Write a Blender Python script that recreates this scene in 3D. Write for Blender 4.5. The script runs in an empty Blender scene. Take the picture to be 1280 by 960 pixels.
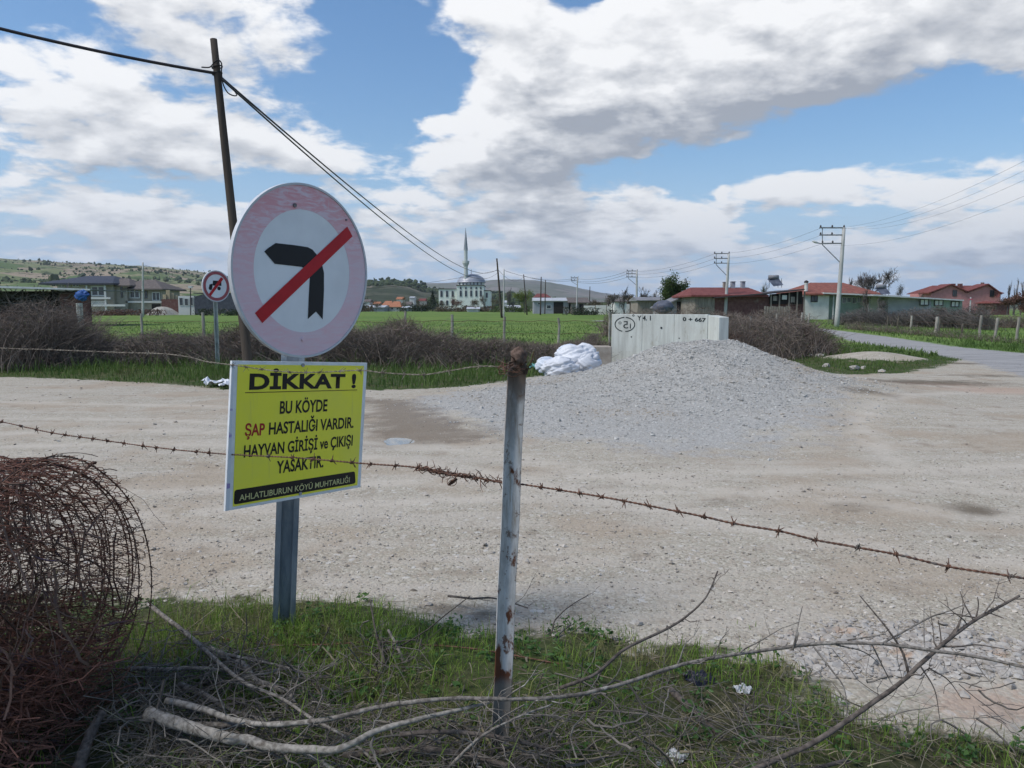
import bpy, math, random
import numpy as np
from mathutils import Vector, Matrix
random.seed(7)
RNG = np.random.default_rng(7)
SC = bpy.context.scene
COL = SC.collection
PI = math.pi
# ------------------------------------------------------------ camera
F = 962.0
HORIZON = 384.0
PITCH = math.atan((480 - HORIZON) / F)
EYE = 1.5
cam_d = bpy.data.cameras.new("camera")
cam_d.sensor_width = 36.0
cam_d.lens = F / 1280 * 36.0
cam_d.clip_start = 0.05
cam_d.clip_end = 30000
cam = bpy.data.objects.new("camera", cam_d)
COL.objects.link(cam)
cam.location = (0, 0, EYE)
cam.rotation_euler = (PI / 2 - PITCH, 0, 0)
SC.camera = cam

def ray(px, py):
    x = (px - 640) / F
    v = -(py - 480) / F
    return np.array([x, math.cos(PITCH) + v * math.sin(PITCH), -math.sin(PITCH) + v * math.cos(PITCH)])
def at(px, py, Y):
    d = ray(px, py)
    return np.array([0, 0, EYE]) + d * (Y / d[1])
def on(px, py, h=0.0):
    d = ray(px, py)
    return np.array([0, 0, EYE]) + d * ((EYE - h) / -d[2])
def pl(px, py, c, n):
    d = ray(px, py)
    o = np.array([0, 0, EYE])
    return o + d * (np.dot(c - o, n) / np.dot(d, n))

# ------------------------------------------------------------ light and colour management
SC.render.engine = 'CYCLES'
SC.view_settings.view_transform = 'Standard'
SC.view_settings.look = 'None'
SC.view_settings.exposure = 1.17
SC.view_settings.gamma = 1.0
SUN_AZ = math.radians(-112)       # from the left, a little behind the camera (0 = straight ahead)
SUN_EL = math.radians(52)
sd = bpy.data.lights.new("sun", 'SUN')
sd.energy = 1.42
sd.angle = math.radians(18)
sd.color = (1.0, 0.955, 0.9)
so = bpy.data.objects.new("sun", sd)
COL.objects.link(so)
sv = Vector((math.sin(SUN_AZ) * math.cos(SUN_EL), math.cos(SUN_AZ) * math.cos(SUN_EL), math.sin(SUN_EL)))
so.rotation_euler = sv.to_track_quat('Z', 'Y').to_euler()
so.location = sv * 50

def N(nt, typ, **kw):
    n = nt.nodes.new(typ)
    for k, v in kw.items():
        if k.startswith('_'):
            setattr(n, k[1:], v)
    return n
def math_(nt, op, a, b=None, c=None, clamp=False):
    n = nt.nodes.new('ShaderNodeMath'); n.operation = op; n.use_clamp = clamp
    for i, x in enumerate((a, b, c)):
        if x is None: continue
        if isinstance(x, (int, float)): n.inputs[i].default_value = x
        else: nt.links.new(x, n.inputs[i])
    return n.outputs[0]
def vmath(nt, op, a, b=None):
    n = nt.nodes.new('ShaderNodeVectorMath'); n.operation = op
    for i, x in enumerate((a, b)):
        if x is None: continue
        if isinstance(x, (tuple, list)): n.inputs[i].default_value = x
        else: nt.links.new(x, n.inputs[i])
    return n
def mixc(nt, f, a, b, mode='MIX'):
    n = nt.nodes.new('ShaderNodeMix'); n.data_type = 'RGBA'; n.blend_type = mode; n.clamp_factor = True
    for s, x in ((n.inputs[0], f), (n.inputs[6], a), (n.inputs[7], b)):
        if isinstance(x, (int, float)): s.default_value = x
        elif isinstance(x, (tuple, list)): s.default_value = tuple(x) + ((1,) if len(x) == 3 else ())
        else: nt.links.new(x, s)
    return n.outputs[2]
def maprange(nt, x, a, b, c=0.0, d=1.0, smooth=True):
    n = nt.nodes.new('ShaderNodeMapRange'); n.interpolation_type = 'SMOOTHSTEP' if smooth else 'LINEAR'
    n.inputs[1].default_value = a; n.inputs[2].default_value = b; n.inputs[3].default_value = c; n.inputs[4].default_value = d
    if isinstance(x, (int, float)): n.inputs[0].default_value = x
    else: nt.links.new(x, n.inputs[0])
    return n.outputs[0]
def noise(nt, vec, scale, detail=4, rough=0.55, dist=0.0):
    n = nt.nodes.new('ShaderNodeTexNoise'); n.inputs['Scale'].default_value = scale
    n.inputs['Detail'].default_value = detail; n.inputs['Roughness'].default_value = rough; n.inputs['Distortion'].default_value = dist
    if vec is not None: nt.links.new(vec, n.inputs['Vector'])
    return n

# ------------------------------------------------------------ sky: Nishita plus clouds in direction space
def uv_dir(px, py):
    d = ray(px, py); d = d / np.linalg.norm(d)
    return math.atan2(d[0], d[1]), math.asin(d[2])
# px, py, rx, ry, rotation in degrees, amount
CLOUDS = [
 (930, 30, 300, 95, -8, .55), (760, 130, 170, 75, -12, .5), (650, 50, 90, 90, 0, .42), (1130, 15, 230, 65, -12, .5), (1000, 100, 120, 60, -12, .4),
 (590, 175, 75, 55, 0, .42), (680, 195, 80, 45, 0, .42), (250, 30, 140, 66, 0, .52), (60, 120, 150, 62, 0, .52), (180, 175, 170, 50, 0, .45),
 (370, 180, 95, 28, 0, .52), (100, 262, 180, 34, 0, .45), (270, 278, 130, 26, 0, .36), (480, 215, 90, 34, 0, .38), (440, 275, 110, 24, 0, .3), (620, 262, 110, 34, 0, .36), (780, 275, 130, 46, 0, .5), (880, 290, 70, 26, 0, .4),
 (1010, 228, 70, 30, 0, .62), (1210, 262, 90, 52, 0, .5), (1110, 240, 60, 26, 0, .3), (1167, 131, 18, 13, 0, .62), (1280, 80, 55, 50, 0, .5), (545, 155, 22, 16, 0, .4), (910, 240, 13, 12, 0, .5),
 (30, 225, 90, 16, 0, .2), (640, 325, 800, 30, 0, .20), (380, 312, 190, 22, 0, .2), (1130, 310, 140, 22, 0, .25),
 (495, 80, 80, 120, 0, -.42), (410, 120, 50, 30, 0, -.25), (1080, 165, 130, 34, -12, -.6), (930, 195, 110, 26, -12, -.5), (1215, 165, 80, 40, -12, -.45),
 (70, 15, 120, 36, 0, -.45), (215, 240, 130, 14, 0, -.5), (1100, 275, 50, 16, 0, -.35), (735, -6, 34, 14, 0, -.6), (820, 215, 120, 16, 0, -.45), (30, 300, 110, 14, 0, -.2), (960, 285, 60, 30, 0, -.25)]
def cloud_group():
    g = bpy.data.node_groups.new("cloud_density", 'ShaderNodeTree')
    g.interface.new_socket("Dir", in_out='INPUT', socket_type='NodeSocketVector')
    g.interface.new_socket("D", in_out='OUTPUT', socket_type='NodeSocketFloat')
    gi = g.nodes.new('NodeGroupInput'); go = g.nodes.new('NodeGroupOutput')
    sep = g.nodes.new('ShaderNodeSeparateXYZ'); g.links.new(gi.outputs[0], sep.inputs[0])
    u = math_(g, 'ARCTAN2', sep.outputs[0], sep.outputs[1])
    v = math_(g, 'ARCSINE', math_(g, 'MINIMUM', sep.outputs[2], 1.0))
    st = N(g, 'ShaderNodeVectorMath'); st.operation = 'MULTIPLY'; g.links.new(gi.outputs[0], st.inputs[0]); st.inputs[1].default_value = (1, 1, 1.7)
    n1 = noise(g, st.outputs[0], 4.6, 7, .56)
    zc = math_(g, 'ADD', math_(g, 'MAXIMUM', sep.outputs[2], 0.0), .22)
    pc_ = g.nodes.new('ShaderNodeCombineXYZ'); g.links.new(math_(g, 'DIVIDE', sep.outputs[0], zc), pc_.inputs[0]); g.links.new(math_(g, 'DIVIDE', sep.outputs[1], zc), pc_.inputs[1])
    n2 = noise(g, pc_.outputs[0], 5.6, 8, .58, .15)
    cuv = g.nodes.new('ShaderNodeCombineXYZ')
    wob = math_(g, 'MULTIPLY', math_(g, 'SUBTRACT', n1.outputs[0], .5), .22)
    g.links.new(math_(g, 'ADD', u, wob), cuv.inputs[0]); g.links.new(v, cuv.inputs[1])
    acc = math_(g, 'MULTIPLY', math_(g, 'SUBTRACT', n1.outputs[0], .5), 1.3)
    acc = math_(g, 'ADD', acc, math_(g, 'MULTIPLY', math_(g, 'SUBTRACT', n2.outputs[0], .5), 2.2))
    acc = math_(g, 'ADD', acc, -.10)
    ca, sa = math.cos(math.radians(12)), math.sin(math.radians(12))
    rotv = g.nodes.new('ShaderNodeCombineXYZ')
    g.links.new(math_(g, 'SUBTRACT', math_(g, 'MULTIPLY', u, ca), math_(g, 'MULTIPLY', v, -sa)), rotv.inputs[0])
    g.links.new(math_(g, 'SUBTRACT', math_(g, 'MULTIPLY', v, ca), math_(g, 'MULTIPLY', u, sa)), rotv.inputs[1])
    g.links.new(math_(g, 'ADD', rotv.inputs[0].links[0].from_socket, wob), rotv.inputs[0])
    for (px, py, rx, ry, rot, amp) in CLOUDS:
        cu, cv = uv_dir(px, py)
        src = cuv.outputs[0]
        if rot < 0: cu, cv = cu * ca + cv * sa, cv * ca - cu * sa; src = rotv.outputs[0]
        sx, sy = F / (rx * 1.25 * math.cos(cu)), F / (ry * 1.25)
        m = vmath(g, 'MULTIPLY_ADD', src, (sx, sy, 0)); m.inputs[2].default_value = (-cu * sx, -cv * sy, 0)
        ln = vmath(g, 'LENGTH', m.outputs[0])
        acc = math_(g, 'ADD', acc, maprange(g, ln.outputs['Value'], 0.15, 1.25, amp, 0.0))
    acc = math_(g, 'ADD', acc, maprange(g, v, 0.02, .20, .10, 0.0))
    g.links.new(acc, go.inputs[0])
    return g
world = bpy.data.worlds.new("World")
SC.world = world
world.use_nodes = True
wt = world.node_tree
for n in list(wt.nodes): wt.nodes.remove(n)
wo = wt.nodes.new('ShaderNodeOutputWorld')
sky = wt.nodes.new('ShaderNodeTexSky'); sky.sky_type = 'NISHITA'; sky.sun_disc = False
sky.sun_elevation = SUN_EL; sky.sun_rotation = SUN_AZ; sky.altitude = 100; sky.air_density = 1.0; sky.dust_density = 0.6; sky.ozone_density = 1.5
bg1 = wt.nodes.new('ShaderNodeBackground'); bg1.inputs[1].default_value = 0.066
hs = wt.nodes.new('ShaderNodeHueSaturation'); hs.inputs['Saturation'].default_value = 1.25
wt.links.new(sky.outputs[0], hs.inputs['Color']); wt.links.new(hs.outputs[0], bg1.inputs[0])
tc = wt.nodes.new('ShaderNodeTexCoord')
cg = cloud_group()
def D_at(off):
    nn = wt.nodes.new('ShaderNodeGroup'); nn.node_tree = cg
    a = vmath(wt, 'ADD', tc.outputs['Generated'], off)
    b = vmath(wt, 'NORMALIZE', a.outputs[0])
    wt.links.new(b.outputs[0], nn.inputs[0])
    return nn.outputs[0]
d0 = D_at((0, 0, 0)); d1 = D_at((-.010, 0, .022)); d2 = D_at((-.03, 0, .075))
alpha = maprange(wt, d0, -.06, .36)
g1 = math_(wt, 'SUBTRACT', d0, d1); g2 = math_(wt, 'SUBTRACT', d0, d2)
t = math_(wt, 'ADD', math_(wt, 'MULTIPLY', g1, 1.35), math_(wt, 'MULTIPLY', g2, .62))
t = math_(wt, 'SUBTRACT', math_(wt, 'ADD', t, .84), math_(wt, 'MULTIPLY', maprange(wt, d0, .0, .95), .62))
lit = maprange(wt, t, -.35, 1.15, 0.0, 1.0, False)
ccol = mixc(wt, lit, (.35, .37, .41), (.965, .96, .955))
sepw = wt.nodes.new('ShaderNodeSeparateXYZ'); wt.links.new(tc.outputs['Generated'], sepw.inputs[0])
low = maprange(wt, sepw.outputs[2], .0, .16, 1.0, 0.0)
ccol = mixc(wt, math_(wt, 'MULTIPLY', low, .30), ccol, (.56, .64, .78))
bg2 = wt.nodes.new('ShaderNodeBackground'); wt.links.new(ccol, bg2.inputs[0]); bg2.inputs[1].default_value = 0.50
mx = wt.nodes.new('ShaderNodeMixShader')
wt.links.new(math_(wt, 'MULTIPLY', alpha, .96), mx.inputs[0])
wt.links.new(bg2.outputs[0], mx.inputs[2])
bg3 = wt.nodes.new('ShaderNodeBackground'); bg3.inputs[0].default_value = (.40, .56, .84, 1); bg3.inputs[1].default_value = .50
mx2 = wt.nodes.new('ShaderNodeMixShader'); wt.links.new(maprange(wt, sepw.outputs[2], -.02, .20, .92, 0.0), mx2.inputs[0])
wt.links.new(bg1.outputs[0], mx2.inputs[1]); wt.links.new(bg3.outputs[0], mx2.inputs[2]); wt.links.new(mx2.outputs[0], mx.inputs[1])
wt.links.new(mx.outputs[0], wo.inputs[0])
world.cycles.sampling_method = 'MANUAL'
world.cycles.sample_map_resolution = 512

# ------------------------------------------------------------ mesh helpers
class MB:
    """collects quads and tris; build() links them as one mesh object"""
    def __init__(s): s.v = []; s.q = []; s.t = []; s.n = 0; s.a = []
    def add(s, v, q=None, t=None, a=None):
        v = np.asarray(v, float).reshape(-1, 3)
        if q is not None and len(q): s.q.append(np.asarray(q, np.int64) + s.n)
        if t is not None and len(t): s.t.append(np.asarray(t, np.int64) + s.n)
        s.v.append(v); s.n += len(v)
        s.a.append(np.full(len(v), .5) if a is None else np.broadcast_to(np.asarray(a, float), (len(v),)))
        return s
    def box(s, x0, x1, y0, y1, z0, z1):
        v = [(x, y, z) for x in (x0, x1) for y in (y0, y1) for z in (z0, z1)]
        return s.add(v, [(0, 1, 3, 2), (4, 6, 7, 5), (0, 4, 5, 1), (2, 3, 7, 6), (0, 2, 6, 4), (1, 5, 7, 3)])
    def prism(s, poly, ext):
        """polygon (list of 3-d points) pushed along ext"""
        P = np.asarray(poly, float); n = len(P); e = np.asarray(ext, float)
        v = np.vstack([P, P + e])
        q = [(i, (i + 1) % n, n + (i + 1) % n, n + i) for i in range(n)]
        s.add(v, q)
        s.ng = getattr(s, 'ng', []); s.ng.append((list(range(s.n - 2 * n, s.n - n))[::-1], list(range(s.n - n, s.n))))
        return s
    def data(s, name):
        V = np.vstack(s.v); loops = []; starts = []; tot = 0
        me = bpy.data.meshes.new(name)
        parts = []
        if s.q: Q = np.vstack(s.q); parts.append((Q.ravel(), np.full(len(Q), 4)))
        if s.t: T = np.vstack(s.t); parts.append((T.ravel(), np.full(len(T), 3)))
        for a, b in getattr(s, 'ng', []):
            for f in (a, b): parts.append((np.array(f), np.array([len(f)])))
        L = np.concatenate([p[0] for p in parts]); C = np.concatenate([p[1] for p in parts])
        S = np.concatenate([[0], np.cumsum(C)[:-1]])
        me.vertices.add(len(V)); me.vertices.foreach_set('co', V.ravel().astype(np.float32))
        me.loops.add(len(L)); me.loops.foreach_set('vertex_index', L.astype(np.int32))
        me.polygons.add(len(C)); me.polygons.foreach_set('loop_start', S.astype(np.int32)); me.polygons.foreach_set('loop_total', C.astype(np.int32))
        at_ = me.attributes.new('rnd', 'FLOAT', 'POINT'); at_.data.foreach_set('value', np.concatenate(s.a).astype(np.float32))
        me.update(calc_edges=True); me.validate()
        return me
    def build(s, name, mat, parent=None, smooth=False, bevel=0, loc=None):
        me = s.data(name)
        me.polygons.foreach_set('use_smooth', np.full(len(me.polygons), bool(smooth)))
        if mat: me.materials.append(mat)
        o = bpy.data.objects.new(name, me); COL.objects.link(o)
        if parent is not None:
            o.parent = parent
            if parent.type == 'EMPTY': o.matrix_parent_inverse = parent.matrix_basis.inverted()
        if bevel:
            b = o.modifiers.new('bevel', 'BEVEL'); b.width = bevel; b.segments = 2; b.limit_method = 'ANGLE'
        return o
def tag(o, label=None, cat=None, group=None, kind=None):
    if label: o['label'] = label
    if cat: o['category'] = cat
    if group: o['group'] = group
    if kind: o['kind'] = kind
    return o
def thing(name, label, cat, loc=(0, 0, 0), group=None):
    o = bpy.data.objects.new(name, None); COL.objects.link(o)
    o.location = loc; o.matrix_basis = Matrix.Translation(Vector(loc)); o.empty_display_size = .2
    return tag(o, label, cat, group)
def tubes(P, R, sides=3, a=None, cap=False):
    """P (n,k,3), R (n,k) -> verts, quads for n tubes"""
    P = np.asarray(P, float); 
    if P.ndim == 2: P = P[None]
    n, k, _ = P.shape
    R = np.broadcast_to(np.asarray(R, float), (n, k))
    T = np.gradient(P, axis=1); T /= np.linalg.norm(T, axis=2, keepdims=True) + 1e-12
    ref = np.tile(np.array([0.31, 0.17, 0.93]), (n, 1)); m = T.mean(1); m /= np.linalg.norm(m, axis=1, keepdims=True) + 1e-12
    bad = np.abs((m * ref).sum(1)) > .9; ref[bad] = (1, .1, 0)
    A = np.cross(T, ref[:, None, :]); A /= np.linalg.norm(A, axis=2, keepdims=True) + 1e-12
    B = np.cross(T, A)
    th = np.arange(sides) / sides * 2 * PI
    V = P[:, :, None, :] + R[:, :, None, None] * (A[:, :, None, :] * np.cos(th)[:, None] + B[:, :, None, :] * np.sin(th)[:, None])
    idx = np.arange(n * k * sides).reshape(n, k, sides)
    a0 = idx[:, :-1, :]; a1 = idx[:, 1:, :]
    q = np.stack([a0, np.roll(a0, -1, 2), np.roll(a1, -1, 2), a1], -1).reshape(-1, 4)
    t = None
    if cap:
        c = []
        for j in range(1, sides - 1):
            c.append(np.stack([idx[:, 0, 0], idx[:, 0, j + 1], idx[:, 0, j]], -1)); c.append(np.stack([idx[:, -1, 0], idx[:, -1, j], idx[:, -1, j + 1]], -1))
        t = np.vstack(c)
    av = np.repeat(RNG.random(n) if a is None else np.broadcast_to(a, (n,)), k * sides)
    return V.reshape(-1, 3), q, t, av
def addtubes(mb, P, R, sides=3, a=None, cap=False):
    v, q, t, av = tubes(P, R, sides, a, cap)
    return mb.add(v, q, t, av)
def smooth_line(pts, n, rad=None):
    """catmull-rom resample to n points"""
    P = np.asarray(pts, float); 
    if rad is not None: P = np.hstack([P, np.asarray(rad, float)[:, None]])
    Pm = np.vstack([2 * P[0] - P[1], P, 2 * P[-1] - P[-2]])
    u = np.linspace(0, len(P) - 1 - 1e-9, n); i = u.astype(int); f = (u - i)[:, None]
    p0, p1, p2, p3 = Pm[i], Pm[i + 1], Pm[i + 2], Pm[i + 3]
    o = .5 * (2 * p1 + (p2 - p0) * f + (2 * p0 - 5 * p1 + 4 * p2 - p3) * f ** 2 + (3 * p1 - p0 - 3 * p2 + p3) * f ** 3)
    return (o[:, :3], o[:, 3]) if rad is not None else o
def rotmats(n, full=True):
    a = RNG.random(n) * 2 * PI
    if not full:
        c, s = np.cos(a), np.sin(a); z = np.zeros(n); o = np.ones(n)
        return np.stack([c, -s, z, s, c, z, z, z, o], 1).reshape(n, 3, 3)
    q = RNG.normal(size=(n, 4)); q /= np.linalg.norm(q, axis=1, keepdims=True); w, x, y, z = q.T
    return np.stack([1 - 2 * (y * y + z * z), 2 * (x * y - z * w), 2 * (x * z + y * w), 2 * (x * y + z * w), 1 - 2 * (x * x + z * z), 2 * (y * z - x * w),
                     2 * (x * z - y * w), 2 * (y * z + x * w), 1 - 2 * (x * x + y * y)], 1).reshape(n, 3, 3)
OCT_V = np.array([(1, 0, 0), (-1, 0, 0), (0, 1, 0), (0, -1, 0), (0, 0, 1), (0, 0, -1)], float)
OCT_T = np.array([(0, 2, 4), (2, 1, 4), (1, 3, 4), (3, 0, 4), (2, 0, 5), (1, 2, 5), (3, 1, 5), (0, 3, 5)])
_g = (1 + 5 ** .5) / 2
ICO_V = np.array([(-1, _g, 0), (1, _g, 0), (-1, -_g, 0), (1, -_g, 0), (0, -1, _g), (0, 1, _g), (0, -1, -_g), (0, 1, -_g), (_g, 0, -1), (_g, 0, 1), (-_g, 0, -1), (-_g, 0, 1)]) / 1.9
ICO_T = np.array([(0, 11, 5), (0, 5, 1), (0, 1, 7), (0, 7, 10), (0, 10, 11), (1, 5, 9), (5, 11, 4), (11, 10, 2), (10, 7, 6), (7, 1, 8), (3, 9, 4), (3, 4, 2), (3, 2, 6), (3, 6, 8), (3, 8, 9), (4, 9, 5), (2, 4, 11), (6, 2, 10), (8, 6, 7), (9, 8, 1)])
def stones(mb, pos, size, ico=False, flat=.6):
    n = len(pos); V0, T0 = (ICO_V, ICO_T) if ico else (OCT_V, OCT_T)
    k = len(V0)
    V = V0[None] * (1 + RNG.uniform(-.38, .34, (n, k, 1)))
    V = V * RNG.uniform(.6, 1.15, (n, 1, 3))
    V = np.einsum('nij,nkj->nki', rotmats(n), V)
    V[:, :, 2] *= flat
    V = V * np.asarray(size)[:, None, None] + np.asarray(pos)[:, None, :]
    T = (T0[None] + (np.arange(n) * k)[:, None, None]).reshape(-1, 3)
    mb.add(V.reshape(-1, 3), None, T, np.repeat(RNG.random(n), k))

def vnoise(x, y, seed=0):
    xi = np.floor(x).astype(np.int64); yi = np.floor(y).astype(np.int64); fx = x - xi; fy = y - yi
    fx = fx * fx * (3 - 2 * fx); fy = fy * fy * (3 - 2 * fy)
    def h(a, b):
        n = (a * 374761393 + b * 668265263 + seed * 974634777) & 0x7fffffff
        n = ((n ^ (n >> 13)) * 1274126177) & 0x7fffffff
        return ((n ^ (n >> 16)) & 0xffff) / 65535.0
    return (h(xi, yi) * (1 - fx) + h(xi + 1, yi) * fx) * (1 - fy) + (h(xi, yi + 1) * (1 - fx) + h(xi + 1, yi + 1) * fx) * fy
def fbm(x, y, s=1.0, o=4, seed=0):
    r = 0; a = .5
    for i in range(o):
        r = r + a * (vnoise(x * s, y * s, seed + i) - .5); s *= 2.03; a *= .5
    return r
def sdist(poly, x, y):
    """signed distance, positive inside"""
    P = np.asarray(poly)[:, :2]; d = np.full(x.shape, 1e9); ins = np.zeros(x.shape, bool)
    for i in range(len(P)):
        a, b = P[i], P[(i + 1) % len(P)]
        e = b - a; L = e @ e
        t = np.clip(((x - a[0]) * e[0] + (y - a[1]) * e[1]) / L, 0, 1)
        d = np.minimum(d, np.hypot(x - a[0] - t * e[0], y - a[1] - t * e[1]))
        c = ((a[1] > y) != (b[1] > y)) & (x < (b[0] - a[0]) * (y - a[1]) / (b[1] - a[1] + 1e-12) + a[0])
        ins ^= c
    return np.where(ins, d, -d)

# ------------------------------------------------------------ materials
MATS = {}
def base(name, rough=.8, spec=.3):
    m = bpy.data.materials.new(name); m.use_nodes = True; MATS[name] = m
    nt = m.node_tree; b = nt.nodes['Principled BSDF']
    b.inputs['Roughness'].default_value = rough
    b.inputs['Specular IOR Level'].default_value = spec
    tc = nt.nodes.new('ShaderNodeTexCoord')
    return m, nt, b, tc.outputs['Object']
def bump(nt, b, h, strength=.4, dist=.01):
    n = nt.nodes.new('ShaderNodeBump'); n.inputs['Strength'].default_value = strength; n.inputs['Distance'].default_value = dist
    nt.links.new(h, n.inputs['Height']); nt.links.new(n.outputs[0], b.inputs['Normal'])
def pm(name, c1, c2, scale=8, rough=.8, bmp=.3, bdist=.01, metal=0, rnd=None, c3=None, stretch=None, spec=.3, s3=2.0, t3=(.55, .7), trans=0):
    """two-tone noise material; rnd = how much the per-instance value tints; c3 = patches of a third colour"""
    m, nt, b, co = base(name, rough, spec)
    if stretch:
        s = vmath(nt, 'MULTIPLY', co, stretch); co2 = s.outputs[0]
    else: co2 = co
    n1 = noise(nt, co2, scale, 5, .6)
    f = maprange(nt, n1.outputs[0], .3, .7)
    if rnd:
        at_ = nt.nodes.new('ShaderNodeAttribute'); at_.attribute_name = 'rnd'
        f = math_(nt, 'ADD', math_(nt, 'MULTIPLY', f, 1 - rnd), math_(nt, 'MULTIPLY', at_.outputs['Fac'], rnd), clamp=True)
    c = mixc(nt, f, c1, c2)
    if c3:
        n3 = noise(nt, co2, s3, 6, .62)
        c = mixc(nt, maprange(nt, n3.outputs[0], *t3), c, c3)
    nt.links.new(c, b.inputs['Base Color'])
    b.inputs['Metallic'].default_value = metal
    if bmp: bump(nt, b, n1.outputs[0], bmp, bdist)
    if trans:
        tr = nt.nodes.new('ShaderNodeBsdfTranslucent'); nt.links.new(c, tr.inputs[0])
        ms = nt.nodes.new('ShaderNodeMixShader'); ms.inputs[0].default_value = trans
        nt.links.new(b.outputs[0], ms.inputs[1]); nt.links.new(tr.outputs[0], ms.inputs[2])
        nt.links.new(ms.outputs[0], nt.nodes['Material Output'].inputs[0])
    return m

# ------------------------------------------------------------ ground
def G(px, py): return on(px, py)[:2]
near_edge = [(-2400, 700), (-700, 735), (0, 735), (110, 742), (200, 748), (300, 752), (400, 752), (470, 748), (520, 772), (590, 790), (640, 792), (720, 786), (800, 803), (900, 815), (985, 826), (1040, 872), (1120, 905), (1210, 918), (1300, 930), (1700, 960), (2400, 1000)]
GRASS = [G(*p) for p in near_edge] + [np.array([6, -3]), np.array([-9, -3])]
lot_far = [(-2600, 452), (-900, 462), (-300, 468), (0, 471), (100, 474), (200, 479), (300, 487), (460, 488), (560, 487), (620, 482), (680, 473), (730, 462), (770, 452), (800, 446), (900, 440), (960, 437), (990, 455), (1020, 464), (1060, 469), (1130, 466), (1185, 456), (1200, 449)]
road_lo = [(1200, 449), (1120, 436), (1060, 426), (1030, 414)]
road_up = [(1027, 410.5), (1110, 421), (1200, 434), (1280, 441.5), (1700, 474), (2600, 560)]
LOT = [G(*p) for p in lot_far] + [G(1290, 443), G(1700, 475), G(2600, 561), np.array([9, 1.5]), np.array([9, -3]), np.array([-30, -3])]
ROAD = [G(*p) for p in road_lo] + [np.array([17.5, 62]), np.array([8, 84]), np.array([10, 88]), np.array([22, 66])] + [G(*p) for p in road_up] + [G(2400, 640), G(1500, 505), G(1290, 474)]
PILE = (3.75, 14.6)
def height(x, y):
    x = np.asarray(x, float); y = np.asarray(y, float)
    near = np.clip(1 - np.hypot(x, y) / 70, 0, 1)
    z = .05 * fbm(x, y, .45, 3, 3) * near + .02 * fbm(x, y, 2.3, 3, 9) * near
    dx = x - PILE[0]; dy = y - PILE[1]
    a = np.hypot(np.where(dx < 0, dx / 2.05, dx / 2.1), np.where(dy < 0, dy / 3.0, dy / 1.9))
    a = a + .26 * fbm(x, y, .7, 3, 21)
    z = z + .80 * np.exp(-1.3 * a ** 1.7) * (1 + .14 * fbm(x, y, 1.5, 3, 5)) + .12 * fbm(x, y, 1.1, 4, 25) * np.exp(-.5 * a ** 2) + .11 * fbm(x, y, 2.6, 3, 28) * np.exp(-.45 * a ** 2)
    z = z + .13 * np.exp(-((x - 3.2) / 4.0) ** 2 - ((y - 12.6) / 3.0) ** 2)
    z = z + .10 * np.exp(-((x - 2.2) / 1.2) ** 2 - ((y - 14.8) / 1.4) ** 2)
    # small grey mound on the grass island
    z = z + .26 * np.exp(-((x - 10.2) / 1.25) ** 2 - ((y - 21.6) / 1.2) ** 2)
    # roadside bank: the stony corner dips, the grass stands a little proud
    g = sdist(GRASS, x, y) if x.size < 400000 else 0
    z = z + .05 * np.clip(g / .5, -0.2, 1) * np.clip((9 - np.hypot(x, y)) / 3, 0, 1)
    z = z + .05 * fbm(x, y, 2.0, 4, 40) * np.clip((6 - np.hypot(x, y)) / 2, 0, 1) * (g > 0)
    # shallow bowl of the puddle
    z = z - .035 * np.exp(-((x + 1.32) / .55) ** 2 - ((y - 8.75) / .55) ** 2)
    return z
def gz(x, y): return float(height(np.array([x]), np.array([y]))[0])

def axis(lo, hi, step, far, ratio):
    a = list(np.arange(lo, hi + 1e-6, step)); s = step
    while a[-1] < far: s *= ratio; a.append(a[-1] + s)
    s = step; b = []
    q = a[0]
    while q > -far: s *= ratio; q -= s; b.append(q)
    return np.array(b[::-1] + a)
gx = axis(-14, 16, .11, 9000, 1.14)
gy = axis(1.0, 26, .10, 9000, 1.10); gy = gy[gy > -60]
X, Yg = np.meshgrid(gx, gy); Z = height(X.ravel(), Yg.ravel())
nx, ny = len(gx), len(gy)
idx = np.arange(nx * ny).reshape(ny, nx)
quads = np.stack([idx[:-1, :-1], idx[:-1, 1:], idx[1:, 1:], idx[1:, :-1]], -1).reshape(-1, 4)
mb = MB().add(np.stack([X.ravel(), Yg.ravel(), Z], 1), quads)
mg, nt, b, co = base('ground', .95, .15)
ground = mb.build('ground', mg, smooth=True)
tag(ground, 'pale gravel lot running into green verge, field and cracked lane', None, None, 'structure')
def vattr(o, name, val):
    a = o.data.attributes.new(name, 'FLOAT', 'POINT'); a.data.foreach_set('value', np.asarray(val, np.float32).ravel())
xf, yf = X.ravel(), Yg.ravel()
vattr(ground, 'lot', np.clip(np.maximum(sdist(LOT, xf, yf), 1.0 - np.hypot((xf - 10.2) / 1.3, (yf - 21.6) / 1.25)), -2, 2))
vattr(ground, 'road', np.clip(sdist(ROAD, xf, yf), -2, 2))
vattr(ground, 'grass', np.clip(sdist(GRASS, xf, yf), -2, 2))
BLUE = [G(*p) for p in [(500, 505), (560, 497), (640, 487), (690, 476), (760, 462), (820, 440), (900, 432), (1000, 447), (1040, 468), (1060, 495), (1030, 530), (1000, 552), (930, 568), (820, 566), (720, 552), (600, 540), (530, 525)]]
vattr(ground, 'blue', np.clip(sdist(BLUE, xf, yf), -2, 2))
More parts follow.
